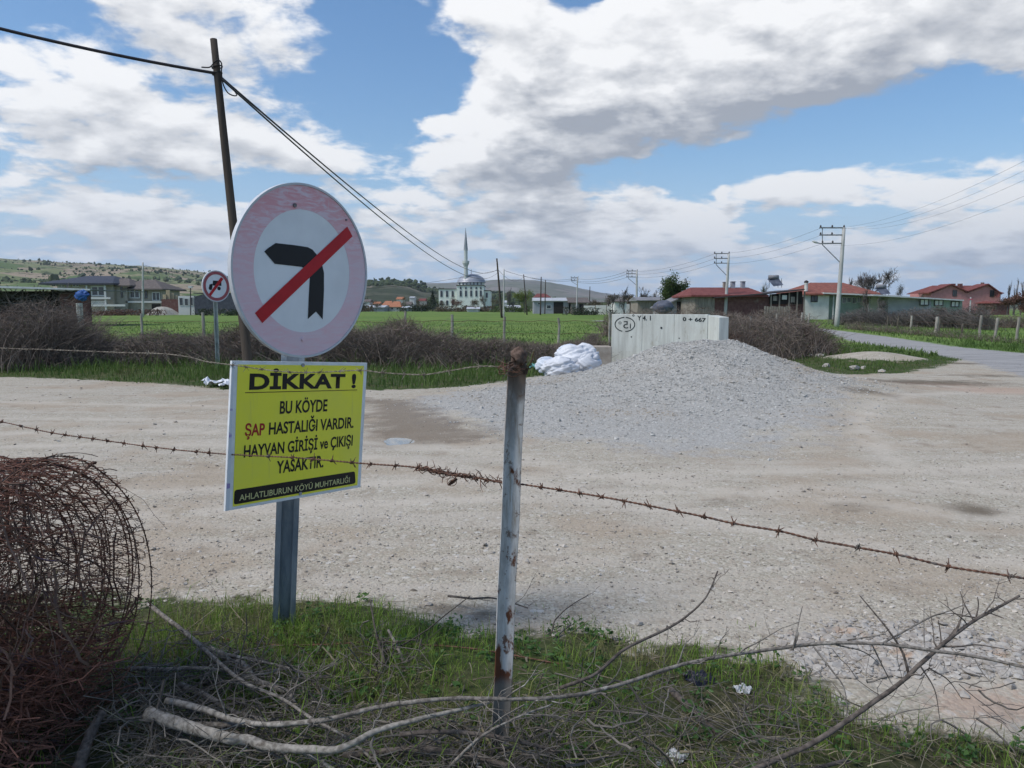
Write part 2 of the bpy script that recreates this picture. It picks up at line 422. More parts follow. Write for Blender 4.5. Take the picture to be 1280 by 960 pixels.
RUTS = [[(-200, 640), (200, 612), (600, 598), (1000, 590), (1500, 575)], [(-200, 672), (200, 640), (600, 622), (1000, 612), (1500, 592)], [(-200, 545), (250, 540), (560, 560), (800, 600), (1200, 640), (1500, 660)], [(-200, 562), (250, 556), (540, 580), (780, 628), (1150, 690), (1500, 715)], [(1500, 500), (1250, 492), (1120, 510), (1080, 540), (1180, 600), (1500, 640)], [(-300, 500), (150, 505), (460, 515)], [(-300, 520), (150, 524), (440, 540)]]
MUD = [G(*p) for p in [(440, 498), (520, 500), (560, 520), (640, 548), (560, 556), (455, 560), (445, 530)]]
vattr(ground, 'mud', np.clip(sdist(MUD, xf, yf), -2, 2))
def polyd(pts):
    d = np.full(xf.shape, 9.0); m_ = (yf > 2) & (yf < 20) & (np.abs(xf) < 16); C = smooth_line([on(*p) for p in pts], 60)
    for a, b2 in zip(C[:-1], C[1:]):
        e = (b2 - a)[:2]; t = np.clip(((xf[m_] - a[0]) * e[0] + (yf[m_] - a[1]) * e[1]) / (e @ e), 0, 1); d[m_] = np.minimum(d[m_], np.hypot(xf[m_] - a[0] - t * e[0], yf[m_] - a[1] - t * e[1]))
    return d
RUT = np.zeros(xf.shape)
for r_ in RUTS: RUT = np.maximum(RUT, np.exp(-(polyd(r_) / .17) ** 2))
vattr(ground, 'rut', RUT)
vattr(ground, 'pit', np.maximum.reduce([s * np.exp(-((xf - on(*p)[0]) / rx) ** 2 - ((yf - on(*p)[1]) / ry) ** 2) for p, rx, ry, s in
      [((565, 757), .22, .10, .9), ((605, 765), .2, .1, .8), ((1215, 635), .3, .3, .7), ((1070, 633), .35, .22, .55), ((905, 630), .3, .2, .5), ((1150, 480), 2.2, .9, .8), ((1240, 470), 1.6, .6, .6), ((1080, 507), .6, .5, .7), ((690, 660), .4, .2, .3), ((1205, 455), 1.5, .4, .8)]]))
vattr(ground, 'red', np.maximum.reduce([np.exp(-((xf - on(*p)[0]) / rx) ** 2 - ((yf - on(*p)[1]) / ry) ** 2) for p, rx, ry in [((1260, 490), 1.8, 1.0), ((1170, 482), 1.4, .6), ((1240, 880), .35, .2)]]))
def attr(nt, name):
    a = nt.nodes.new('ShaderNodeAttribute'); a.attribute_name = name; return a.outputs['Fac']
def gravel_nodes(nt, co, cA, cB, cC):
    """colour and height of fine gravel at three sizes"""
    v1 = nt.nodes.new('ShaderNodeTexVoronoi'); v1.inputs['Scale'].default_value = 75; nt.links.new(co, v1.inputs['Vector'])
    v2 = nt.nodes.new('ShaderNodeTexVoronoi'); v2.inputs['Scale'].default_value = 31; nt.links.new(co, v2.inputs['Vector'])
    s1 = nt.nodes.new('ShaderNodeSeparateColor'); nt.links.new(v1.outputs['Color'], s1.inputs[0])
    s2 = nt.nodes.new('ShaderNodeSeparateColor'); nt.links.new(v2.outputs['Color'], s2.inputs[0])
    c = mixc(nt, s1.outputs[0], cA, cB)
    c = mixc(nt, maprange(nt, s2.outputs[0], .55, .95, 0, .7), c, cC)
    c = mixc(nt, maprange(nt, s2.outputs[1], .93, .98, 0, .5), c, (.58, .56, .52))
    hgt = math_(nt, 'ADD', math_(nt, 'MULTIPLY', v1.outputs['Distance'], -.6), math_(nt, 'MULTIPLY', v2.outputs['Distance'], -1.0))
    return c, hgt
geo = nt.nodes.new('ShaderNodeNewGeometry'); co = geo.outputs['Position']
nA = noise(nt, co, .55, 5, .6).outputs[0]; nB = noise(nt, co, 3.1, 6, .62).outputs[0]; nC = noise(nt, co, 26, 4, .7).outputs[0]
st = vmath(nt, 'MULTIPLY', co, (.35, 2.4, 1)); nT = noise(nt, st.outputs[0], 1.6, 5, .62, .4).outputs[0]
lotc, hg = gravel_nodes(nt, co, (.265, .235, .18), (.48, .44, .36), (.355, .305, .245))
lotc = mixc(nt, maprange(nt, nT, .46, .60, 0, .6), lotc, (.44, .395, .33))
lotc = mixc(nt, maprange(nt, nA, .48, .62, 0, .6), lotc, (.34, .27, .195))
lotc = mixc(nt, maprange(nt, nB, .54, .70, 0, .6), lotc, (.245, .20, .15))
blc, _ = gravel_nodes(nt, co, (.25, .245, .225), (.45, .44, .41), (.34, .325, .30))
bm = math_(nt, 'ADD', attr(nt, 'blue'), math_(nt, 'MULTIPLY', math_(nt, 'SUBTRACT', nA, .5), 3.2))
bm = math_(nt, 'ADD', bm, math_(nt, 'MULTIPLY', math_(nt, 'SUBTRACT', nB, .5), 2.2))
lotc = mixc(nt, maprange(nt, bm, -.35, .55, 0, .9), lotc, blc)
mud = math_(nt, 'ADD', attr(nt, 'mud'), math_(nt, 'MULTIPLY', math_(nt, 'SUBTRACT', nB, .5), 1.6))
lotc = mixc(nt, maprange(nt, mud, -.2, .45, 0, .75), lotc, (.17, .135, .10))
rt = math_(nt, 'MULTIPLY', attr(nt, 'rut'), maprange(nt, nB, .30, .60)); lotc = mixc(nt, math_(nt, 'MULTIPLY', rt, .7), lotc, (.50, .45, .375))
redm = math_(nt, 'ADD', attr(nt, 'red'), math_(nt, 'MULTIPLY', math_(nt, 'SUBTRACT', nC, .5), 1.4))
lotc = mixc(nt, maprange(nt, redm, .45, .9, 0, .7), lotc, (.40, .29, .22))
pit = math_(nt, 'ADD', attr(nt, 'pit'), math_(nt, 'MULTIPLY', math_(nt, 'SUBTRACT', nB, .5), .9))
lotc = mixc(nt, maprange(nt, pit, .25, .8, 0, .85), lotc, (.12, .095, .065))
# lane
rd = mixc(nt, maprange(nt, nT, .35, .7), (.26, .255, .25), (.41, .40, .38)); rd = mixc(nt, maprange(nt, nC, .35, .65, 0, .5), rd, (.22, .21, .20))
rd = mixc(nt, maprange(nt, nB, .58, .7, 0, .7), rd, (.13, .125, .12))
rdm = math_(nt, 'ADD', attr(nt, 'road'), math_(nt, 'MULTIPLY', math_(nt, 'SUBTRACT', nB, .5), 1.5))
# green land
sepp = nt.nodes.new('ShaderNodeSeparateXYZ'); nt.links.new(co, sepp.inputs[0])
ff = noise(nt, vmath(nt, 'MULTIPLY', co, (1, 1, 1)).outputs[0], .12, 6, .65).outputs[0]
fg = mixc(nt, maprange(nt, ff, .35, .65), (.09, .16, .03), (.155, .22, .05))
fg = mixc(nt, maprange(nt, nB, .45, .75, 0, .6), fg, (.06, .095, .03))
fg = mixc(nt, maprange(nt, nA, .62, .75, 0, .5), fg, (.19, .19, .07))
vg = mixc(nt, maprange(nt, nB, .4, .65), (.045, .07, .018), (.09, .085, .04))
green = mixc(nt, maprange(nt, sepp.outputs[1], 23, 27), vg, fg)
fr = maprange(nt, noise(nt, co, .004, 5, .6).outputs[0], .42, .6)
far = mixc(nt, fr, (.10, .14, .05), (.20, .17, .10))
green = mixc(nt, maprange(nt, sepp.outputs[1], 240, 420), green, far)
lm = math_(nt, 'ADD', attr(nt, 'lot'), math_(nt, 'MULTIPLY', math_(nt, 'SUBTRACT', nB, .5), 1.3))
c = mixc(nt, maprange(nt, lm, -.12, .12), green, lotc)
c = mixc(nt, maprange(nt, rdm, -.15, .15), c, rd)
gm = math_(nt, 'ADD', attr(nt, 'grass'), math_(nt, 'MULTIPLY', math_(nt, 'SUBTRACT', nB, .5), 1.3))
soil = mixc(nt, maprange(nt, nC, .35, .7), (.035, .038, .016), (.095, .09, .045)); soil = mixc(nt, maprange(nt, nA, .45, .6, 0, .7), soil, (.05, .075, .02))
c = mixc(nt, maprange(nt, gm, -.08, .1), c, soil)
nt.links.new(c, b.inputs['Base Color'])
h = math_(nt, 'ADD', hg, math_(nt, 'MULTIPLY', nC, .8)); h = math_(nt, 'MULTIPLY', h, math_(nt, 'SUBTRACT', 1.0, math_(nt, 'MULTIPLY', rt, .7)))
bump(nt, b, h, .5, .009)

# ------------------------------------------------------------ loose stones
def inside(poly, n, x0, x1, y0, y1, cond=None):
    x = RNG.uniform(x0, x1, n); y = RNG.uniform(y0, y1, n)
    s = sdist(poly, x, y)
    k = s > 0 if cond is None else cond(s, x, y)
    return x[k], y[k]
m_gravel = pm('gravel_stone', (.13, .11, .088), (.58, .53, .46), 40, .9, .25, .004, rnd=.75)
m_bluegravel = pm('blue_gravel_stone', (.24, .235, .215), (.51, .50, .465), 40, .9, .25, .004, rnd=.75, c3=(.36, .315, .255), s3=.55, t3=(.50, .66))
m_cobble = pm('pale_cobble', (.24, .21, .18), (.48, .455, .41), 14, .9, .4, .006, rnd=.6, c3=(.38, .27, .19), s3=6)
mb = MB()
n = 62000
yy = 3.3 + 5.5 * RNG.random(n) ** 1.6
xx = RNG.uniform(-.75, .75, n) * (yy + .6)
sg = sdist(GRASS, xx, yy)
keep = (sg < .05) & (fbm(xx, yy, 1.3, 3, 50) + .35 * (RNG.random(n) - .5) > -.12 + .1 * (yy - 4.5).clip(0, 3))
xx, yy = xx[keep], yy[keep]
sz = RNG.gamma(1.7, .0022, len(xx)) + .0013
stones(mb, np.stack([xx, yy, height(xx, yy) + sz * .15], 1), sz)
n = 9000; yy = 4.5 + 17 * RNG.random(n) ** 1.4; xx = RNG.uniform(-.8, .8, n) * yy; kp = (sdist(LOT, xx, yy) > .1) & (fbm(xx, yy, .5, 4, 56) + .2 * RNG.normal(size=n) > .02); xx, yy = xx[kp], yy[kp]; sz = RNG.gamma(1.6, .0045, len(xx)) + .004; stones(mb, np.stack([xx, yy, height(xx, yy) + sz * .15], 1), sz)
tag(mb.build('loose_gravel', m_gravel), 'loose grey brown gravel strewn over the lot beside the grass', None, None, 'stuff')
mb = MB()
n = 46000
xx = RNG.normal(3.6, 2.5, n); yy = RNG.normal(13.0, 2.3, n)
s = sdist(BLUE, xx, yy) + 2.2 * fbm(xx, yy, .7, 4, 3)
keep = (s > -.9 + 1.5 * RNG.random(n) ** .6) & (yy > 7.3)
xx, yy = xx[keep], yy[keep]
sz = RNG.gamma(2.0, .0042, len(xx)) + .005 + .03 * (RNG.random(len(xx)) > .996)
stones(mb, np.stack([xx, yy, height(xx, yy) + sz * .1], 1), sz)
tag(mb.build('crushed_stone', m_bluegravel), 'blue grey crushed stone covering the heap and its skirt', None, None, 'stuff')
# cobbles in the stony corner, each one a stone
mb = MB()
n = 22000
xx = RNG.uniform(1.2, 3.4, n); yy = RNG.uniform(3.0, 4.6, n)
p_c = [G(*p) for p in [(985, 822), (1090, 795), (1200, 805), (1400, 840), (1400, 950), (1260, 915), (1150, 902), (1050, 868)]]
s = sdist(p_c, xx, yy)
keep = (s > -.25 * RNG.random(n) ** .7)
xx, yy = xx[keep], yy[keep]
sz = RNG.gamma(1.8, .0042, len(xx)) + .0035
stones(mb, np.stack([xx, yy, height(xx, yy) + sz * .2], 1), sz, True, .55)
tag(mb.build('rubble', m_cobble), 'pale crushed rubble spread at the right hand grass edge', None, None, 'stuff')
# separate pale stones on the island and by the grass
def rock(px, py, wpx, label, m=None, flat=.6, seed=0):
    p = on(px, py); r = wpx / F * math.hypot(p[0], p[1]) / 2
    rr = np.random.default_rng(seed + int(px * 7 + py))
    V = ICO_V * 1.05; T = ICO_T
    # one subdivision
    vs = [tuple(v) for v in V]; cache = {}; nt_ = []
    def mid(i, j):
        k = (min(i, j), max(i, j))
        if k not in cache:
            w = (np.array(vs[i]) + np.array(vs[j])) / 2; w /= np.linalg.norm(w) / 1.0; vs.append(tuple(w)); cache[k] = len(vs) - 1
        return cache[k]
    for (i, j, k) in []:
        a, b_, c_ = mid(i, j), mid(j, k), mid(k, i); nt_ += [(i, a, c_), (j, b_, a), (k, c_, b_), (a, b_, c_)]
    nt_ = T; V = np.array(vs); V *= (1 + rr.uniform(-.3, .25, (len(V), 1)))
    V *= np.array([1, .8, flat]) * r
    zz = gz(p[0], p[1])
    o = MB().add(V, None, nt_).build('stone', m or m_cobble)
    o.location = (p[0], p[1], zz + r * flat * .35); o.rotation_euler = (0, 0, rr.random() * 6)
    tag(o, label, 'stone', 'pale stones along the grass edge')
for a in [(1013, 447, 9, 'upper pale rock on the green island left of the small mound'), (1025, 449, 11, 'pale rock beside its twin near the hedge end'), (1033, 459, 11, 'flat pale stone at the lower left edge of the green island'),
          (1068, 463, 14, 'whitish slab at the lower edge of the grass island'), (1079, 461, 9, 'cream stone next to the whitish slab'), (1102, 466, 10, 'small light stone right of the whitish slab'), (994, 444, 8, 'little pale stone closest to the heap on the island'),
          (998, 431, 12, 'rounded grey stone at the foot of the dark hedge'), (752, 446, 12, 'earth coloured lump between white sacks and concrete wall')]:
    rock(*a)
for a in [(1262, 856, 18, 'rust stained cobble in the stony corner'), (1175, 838, 17, 'pale grey cobble under the forked branch'), (1110, 833, 17, 'largest cream cobble among the rubble'), (1205, 868, 14, 'squat buff cobble near the grass edge'), (1040, 846, 12, 'grey cobble beside the green edge under the long branch'),
          (1240, 830, 12, 'light cobble below the long branch tip'), (440, 721, 6, 'tiny white pebble on the gravel behind the sign pole'), (798, 778, 12, 'pinkish pebble on gravel right of the rusty post'), (535, 752, 11, 'white pebble beside the brown hollow'), (692, 798, 7, 'rounded tan pebble at the grass edge by the post')]:
    rock(*a)

# ------------------------------------------------------------ grass and weeds
def blades(mb, x, y, h, w, lean=.45, z=None, a=None):
    n = len(x); th = RNG.random(n) * 2 * PI; ln = RNG.random(n) * lean + .05
    d = np.stack([np.cos(th), np.sin(th), np.zeros(n)], 1); side = np.stack([-np.sin(th), np.cos(th), np.zeros(n)], 1)
    tw = RNG.normal(0, .5, n)[:, None]; side = side * np.cos(tw) + d * np.sin(tw)
    b0 = np.stack([x, y, (height(x, y) if z is None else z) - .005], 1); h = h[:, None]; w = w[:, None]; ln = ln[:, None]
    up = np.array([0, 0, 1.0])
    m = b0 + up * h * .55 + d * h * ln * .35; t = b0 + up * h * (1 - ln * .45) + d * h * ln * 1.1
    V = np.stack([b0 - side * w, b0 + side * w, m - side * w * .75, m + side * w * .75, t], 1).reshape(-1, 3)
    k = np.arange(n)[:, None] * 5
    T = np.vstack([k + [0, 1, 3], k + [0, 3, 2], k + [2, 3, 4]])
    mb.add(V, None, T, np.repeat(RNG.random(n) if a is None else a, 5))
m_grass = pm('grass_blade', (.085, .155, .02), (.23, .34, .06), 2.2, .6, 0, rnd=.6, trans=.35, c3=(.24, .21, .10), s3=1.8, t3=(.50, .66))
m_dry = pm('dry_stalk', (.09, .075, .05), (.30, .26, .18), 3, .85, 0, rnd=.7)
m_verge = pm('verge_grass', (.05, .095, .02), (.13, .20, .045), .8, .65, 0, rnd=.5, trans=.3, c3=(.13, .13, .05), s3=.5)
mb = MB()
n = 120000
xx = RNG.uniform(-3.0, 4.2, n); yy = RNG.uniform(1.9, 4.9, n)
s = sdist(GRASS, xx, yy)
dens = .24 + 2.2 * fbm(xx, yy, 1.5, 4, 77) + .55 * np.exp(-((xx + .55) / .9) ** 2 - ((yy - 3.25) / .55) ** 2) + .25 * np.exp(-((xx - 1.2) / .7) ** 2 - ((yy - 3.2) / .35) ** 2) + .3 * np.exp(-((xx - 2.0) / .7) ** 2 - ((yy - 2.7) / .4) ** 2)
keep = (s + .35 * fbm(xx, yy, 2.6, 3, 91) > .03 * RNG.normal(size=n)) & (RNG.random(n) < dens)
xx, yy = xx[keep], yy[keep]
hh = RNG.gamma(4, .018, len(xx)) * (1 + .8 * fbm(xx, yy, 1.7, 2, 4)) * np.clip(.45 + sdist(GRASS, xx, yy) * 2.2, .4, 1) * RNG.choice([.45, .8, 1.1, 1.5], len(xx), p=[.35, .35, .22, .08]) + .010
blades(mb, xx, yy, hh, RNG.uniform(.0011, .0026, len(xx)), .8)
tag(mb.build('grass', m_grass), 'short dark green grass along the near roadside', None, None, 'stuff')
# sparse pioneers at the gravel edge
mb = MB()
n = 3500
xx = RNG.uniform(-3, 3.5, n); yy = RNG.uniform(3.2, 5.0, n); s = sdist(GRASS, xx, yy)
keep = (s < .05) & (s > -.35) & (fbm(xx, yy, 2.6, 3, 8) > .1)
xx, yy = xx[keep], yy[keep]
blades(mb, xx, yy, RNG.uniform(.015, .05, len(xx)), RNG.uniform(.001, .002, len(xx)), 1.0)
tag(mb.build('grass', m_grass), 'stray green tufts pushing through the gravel', None, None, 'stuff')
# dead straw and twig litter
mb = MB()
n = 13000
xx = RNG.uniform(-2.6, 3.0, n); yy = RNG.uniform(1.9, 3.9, n)
s = sdist(GRASS, xx, yy)
den = .22 + .8 * np.exp(-((xx + .6) / .9) ** 2 - ((yy - 2.45) / .38) ** 2) + .5 * np.exp(-((xx - .7) / .9) ** 2 - ((yy - 2.4) / .3) ** 2) + .9 * fbm(xx, yy, 1.5, 3, 15)
keep = (s > 0) & (RNG.random(n) < den)
xx, yy = xx[keep], yy[keep]; n = len(xx)
L = RNG.gamma(2.2, .03, n) + .02; th = RNG.random(n) * 2 * PI; el = np.abs(RNG.normal(0, .28, n)) + .03
d = np.stack([np.cos(th) * np.cos(el), np.sin(th) * np.cos(el), np.sin(el)], 1)
p0 = np.stack([xx, yy, height(xx, yy) + RNG.random(n) ** 2 * .05], 1)
k = np.linspace(0, 1, 4)[None, :, None]
bend = RNG.normal(0, .22, (n, 1, 3)); bend[:, :, 2] *= .5
P = p0[:, None] + d[:, None] * L[:, None, None] * k + bend * L[:, None, None] * (k * (1 - k))
addtubes(mb, P, (RNG.gamma(2, .00055, n)[:, None] + .0004) * np.linspace(1, .5, 4), 3)
tag(mb.build('dead_twigs', m_dry), 'grey dead straw and broken twigs lying in the grass', None, None, 'stuff')
# broad leaved weeds
def leafquads(mb, P, size, flatness=.5, a=None):
    n = len(P); R = rotmats(n); 
    V0 = np.array([(0, -.15, 0), (.5, 0, .08), (1, 0, -.05), (.5, .32, .05), (.5, -.32, .05), (0, .0, 0)])
    V0 = np.array([(-.5, 0, 0), (0, -.3, .1), (.5, 0, -.05), (0, .3, .1)])
    V = np.einsum('nij,kj->nki', R, V0) * np.asarray(size)[:, None, None]; V[:, :, 2] *= flatness
    V += P[:, None, :]
    mb.add(V.reshape(-1, 3), np.arange(n * 4).reshape(n, 4), None, np.repeat(RNG.random(n) if a is None else a, 4))
m_weed = pm('weed_leaf', (.04, .095, .02), (.10, .19, .05), 6, .5, .1, .002, rnd=.5, trans=.3)
mb = MB()
n = 900
cx = RNG.uniform(-2.2, 3.2, n); cy = RNG.uniform(2.3, 4.6, n); s = sdist(GRASS, cx, cy); keep = (s > .0) & (fbm(cx, cy, 1.4, 3, 31) > -.08)
cx, cy = cx[keep], cy[keep]
for i in range(len(cx)):
    m = RNG.integers(7, 16); th = RNG.random(m) * 2 * PI; r = RNG.uniform(.006, .045, m)
    P = np.stack([cx[i] + r * np.cos(th), cy[i] + r * np.sin(th), gz(cx[i], cy[i]) + RNG.uniform(.004, .05, m)], 1)
    leafquads(mb, P, RNG.uniform(.012, .042, m), .6)
tag(mb.build('weeds', m_weed), 'small broad leaved weeds scattered through the near grass', None, None, 'stuff')
# far verge
mb = MB()
n = 150000
xx = RNG.uniform(-19, 20, n); yy = RNG.uniform(13.4, 30, n)
s = sdist(LOT, xx, yy); sr = sdist(ROAD, xx, yy)
band = np.where(xx < 5.5, yy < 23.0, yy < 31)
edge = s + .55 * fbm(xx, yy, 1.2, 3, 60)
keep = (edge < .02) & (sr < -.05) & (np.hypot((xx - 10.2) / 1.35, (yy - 21.6) / 1.3) > 1 + .3 * fbm(xx, yy, 2, 2, 5)) & band & (RNG.random(n) < .62 + 1.1 * fbm(xx, yy, .6, 4, 70) + .15 * (xx > 5.5))
xx, yy = xx[keep], yy[keep]
ed = np.clip(-sdist(LOT, xx, yy) / 1.2, .15, 1)
hh = RNG.gamma(5, .034, len(xx)) * (.4 + .75 * ed) * (1 + 1.2 * fbm(xx, yy, .9, 2, 14)) * np.where(xx > 5.5, .45, 1)
blades(mb, xx, yy, hh, RNG.uniform(.004, .010, len(xx)), .6)
tag(mb.build('verge_grass', m_verge), 'rough green verge grass beyond the gravel lot', None, None, 'stuff')
mb = MB()
n = 70000
yy = 23.5 + 60 * RNG.random(n) ** 1.8; xx = RNG.uniform(-.75, .75, n) * yy
keep = (sdist(ROAD, xx, yy) < -.1) & (sdist(LOT, xx, yy) < -.1) & (RNG.random(n) < .5 + 1.4 * fbm(xx, yy, .35, 4, 90))
xx, yy = xx[keep], yy[keep]
m_crop = pm('crop_leaf', (.07, .125, .028), (.14, .20, .055), .25, .65, 0, rnd=.5, trans=.3)
blades(mb, xx, yy, RNG.uniform(.07, .17, len(xx)) * (1 + .6 * (xx > 11)), RNG.uniform(.012, .028, len(xx)), .8)
tag(mb.build('crop', m_crop), 'low green crop leaves across the flat field', None, None, 'stuff')

# ------------------------------------------------------------ hedges and brambles
m_bramble = pm('bramble_twig', (.070, .055, .043), (.27, .22, .18), .9, .9, 0, rnd=.65, c3=(.10, .055, .04), s3=.6)
m_bleaf = pm('bramble_leaf', (.05, .085, .025), (.12, .16, .05), 1.5, .7, 0, rnd=.6, trans=.2)
def hedge(name, label, prof, depth, n_stem, n_tan, n_leaf, r=.006, group=None, leafm=None, stem=None, upright=.35, cat='hedge', leafsize=.05):
    """prof: list of (x, y, height)"""
    P = np.array(prof, float); t = thing(name, label, cat, (P[0, 0], P[0, 1], 0), group)
    seg = np.hypot(np.diff(P[:, 0]), np.diff(P[:, 1])); cum = np.concatenate([[0], np.cumsum(seg)])
    def samp(n):
        u = RNG.random(n) * cum[-1]; x = np.interp(u, cum, P[:, 0]); y = np.interp(u, cum, P[:, 1]); h = np.interp(u, cum, P[:, 2])
        h = h * (.92 + .9 * fbm(u, u * 0 + P[0, 0], 1.1, 3, 5)); off = RNG.normal(0, depth / 2.6, n)
        h = h * np.clip(1.08 - .35 * np.abs(off) / depth, .4, 1.1)
        return x + RNG.normal(0, .1, n), y + off, h
    x, y, h = samp(n_stem); k = np.linspace(0, 1, 5)
    d = np.stack([RNG.normal(0, upright, n_stem), RNG.normal(0, upright, n_stem), np.ones(n_stem)], 1)
    g0 = height(x, y)
    b0 = np.stack([x, y, g0 - .03], 1)
    hh = h * RNG.uniform(.55, 1.12, n_stem)
    Q = b0[:, None] + d[:, None] * hh[:, None, None] * k[None, :, None]
    arch = RNG.normal(0, .35, (n_stem, 1, 2)) * hh[:, None, None] * (k ** 2)[None, :, None]
    Q[:, :, :2] += arch; Q[:, :, 2] -= np.abs(arch).sum(2) * .35
    mbx = MB(); addtubes(mbx, Q, r * RNG.uniform(.5, 1.4, (n_stem, 1)) * np.linspace(1.2, .4, 5), 3)
    x, y, h = samp(n_tan); z = height(x, y) + h * RNG.random(n_tan) ** .8 * .98
    L = RNG.uniform(.12, .5, n_tan) * np.clip(h, .3, 1.2); dd = RNG.normal(size=(n_tan, 3)); dd[:, 2] *= .7; dd /= np.linalg.norm(dd, axis=1, keepdims=True)
    k4 = np.linspace(-.5, .5, 4); C = np.stack([x, y, z], 1)
    Q = C[:, None] + dd[:, None] * L[:, None, None] * k4[None, :, None] + RNG.normal(0, .2, (n_tan, 1, 3)) * L[:, None, None] * (k4 ** 2)[None, :, None] * 2
    Q[:, :, 2] = np.maximum(Q[:, :, 2], .01)
    addtubes(mbx, Q, r * RNG.uniform(.3, .9, (n_tan, 1)) * np.array([.6, 1, .9, .4]), 3)
    o = mbx.build('twigs', stem or m_bramble, t); tag(o, None, None, None, 'stuff')
    if n_leaf:
        x, y, h = samp(n_leaf); z = height(x, y) + h * RNG.random(n_leaf) ** 1.3 * .85
        ml = MB(); leafquads(ml, np.stack([x, y, z], 1), RNG.uniform(.5, 1.4, n_leaf) * leafsize, .8)
        tag(ml.build('leaves', leafm or m_bleaf, t), None, None, None, 'stuff')
    return t
def hp(px, Y, ytop): 
    p = at(px, ytop, Y); return (p[0], Y, max(p[2], .2))
hedge('bramble_thicket', 'tall grey bare bush at the far left beyond the lot', [hp(-90, 19.5, 390), hp(-20, 19.5, 384), hp(40, 19.3, 380), hp(75, 19.6, 386), hp(100, 20, 408), hp(130, 20, 428)], 1.9, 6500, 9000, 2000, .0065, 'brambles along the field edge', cat='bush', upright=.22)
hedge('bramble_thicket', 'low dark bramble strip behind the small truck sign', [hp(95, 21, 422), hp(150, 21, 416), hp(180, 21, 408), hp(240, 21, 414), hp(300, 20.6, 412), hp(330, 20.6, 410)], 1.8, 6500, 10000, 4200, .0065, 'brambles along the field edge', cat='hedge', upright=.5)
hedge('bramble_thicket', 'brown bramble mound right of the big round sign', [hp(330, 20.8, 412), hp(400, 20.8, 415), hp(470, 20.8, 411), hp(510, 20.8, 407), hp(550, 20.8, 416), hp(590, 20.6, 428)], 1.9, 8500, 12500, 4200, .0065, 'brambles along the field edge', cat='hedge', upright=.6)
hedge('bramble_thicket', 'low bramble strip between rusty post and white sacks', [hp(575, 20.8, 428), hp(620, 20.8, 424), hp(670, 20.8, 420), hp(720, 21.5, 422), hp(748, 22.5, 418)], 1.7, 5500, 9000, 3000, .0065, 'brambles along the field edge', cat='hedge', upright=.5)
hedge('bramble_thicket', 'dense dark bramble bank right of the concrete headwall', [hp(885, 22.5, 402), hp(915, 23, 392), hp(950, 23.5, 398), hp(985, 24, 394), hp(1005, 25, 402), hp(1022, 26, 408)], 2.2, 5200, 7000, 3600, .007, None, cat='hedge', upright=.3)
hedge('bramble_thicket', 'grey thorn hedge behind the concrete headwall', [hp(755, 40, 392), hp(800, 40, 383), hp(860, 40, 381), hp(930, 40, 384), hp(1000, 42, 388)], 2.0, 2200, 3600, 500, .011, None, cat='hedge', upright=.3)
m_rushes = pm('grey_bush', (.07, .06, .055), (.19, .17, .155), .6, .9, 0, rnd=.6)
hedge('thorn_hedge', 'long grey leafless hedge in front of the low sheds', [hp(1045, 66, 390), hp(1080, 64, 384), hp(1130, 60, 384), hp(1180, 56, 381), hp(1225, 52, 381), hp(1232, 51, 392)], 2.0, 3600, 5600, 500, .013, None, stem=m_rushes, cat='hedge', upright=.28)
hedge('thorn_hedge', 'dry brown hedge at the far right edge behind the fence', [hp(1222, 58, 394), hp(1270, 56, 392), hp(1330, 55, 392), hp(1420, 54, 392)], 1.6, 1900, 2600, 700, .013, None, cat='hedge', upright=.28)
hedge('thorn_hedge', 'low weedy strip beside the lane under the lamp pole', [hp(1055, 54, 401), hp(1100, 47, 403), hp(1150, 41, 407), hp(1200, 37, 412), hp(1250, 33, 418), hp(1330, 29, 424)], .9, 1500, 2000, 5200, .007, None, cat='hedge', leafm=m_verge, upright=.35)

# ------------------------------------------------------------ near objects
def Rz(a): c, s = math.cos(a), math.sin(a); return np.array([[c, -s, 0], [s, c, 0], [0, 0, 1]])
def Rx(a): c, s = math.cos(a), math.sin(a); return np.array([[1, 0, 0], [0, c, -s], [0, s, c]])
def Ry(a): c, s = math.cos(a), math.sin(a); return np.array([[c, 0, s], [0, 1, 0], [-s, 0, c]])
class Frame:
    """a flat sign's own frame: x along it, z up it, -y out of its face"""
    def __init__(s, c, R): s.c = np.asarray(c, float); s.R = R; s.n = R @ np.array([0, -1, 0.])
    def w(s, P): return s.c + np.asarray(P, float) @ s.R.T
    def loc(s, px, py): return s.R.T @ (pl(px, py, s.c, s.n) - s.c)
    def slab(s, mb, poly, y0, y1):
        """poly: (x, z) outline, from y0 to y1"""
        P = s.w([(x, y0, z) for x, z in poly]); e = s.R @ np.array([0, y1 - y0, 0]); return mb.prism(P, e)
    def ring(s, mb, r0, r1, y0, y1, n=96):
        t = np.arange(n) / n * 2 * PI; c, q = np.cos(t), np.sin(t)
        rows = [(r0, y0), (r1, y0), (r1, y1), (r0, y1)]
        V = np.concatenate([np.stack([r * c, np.full(n, y), r * q], 1) for r, y in rows]); i = np.arange(n); j = (i + 1) % n
        Q = np.concatenate([np.stack([a * n + i, a * n + j, b * n + j, b * n + i], 1) for a, b in ((0, 1), (1, 2), (2, 3), (3, 0))])
        return mb.add(s.w(V), Q)
    def disc(s, mb, r, y0, y1, cx=0, cz=0, n=96):
        return s.slab(mb, [(cx + r * math.cos(k / n * 2 * PI), cz + r * math.sin(k / n * 2 * PI)) for k in range(n)], y0, y1)
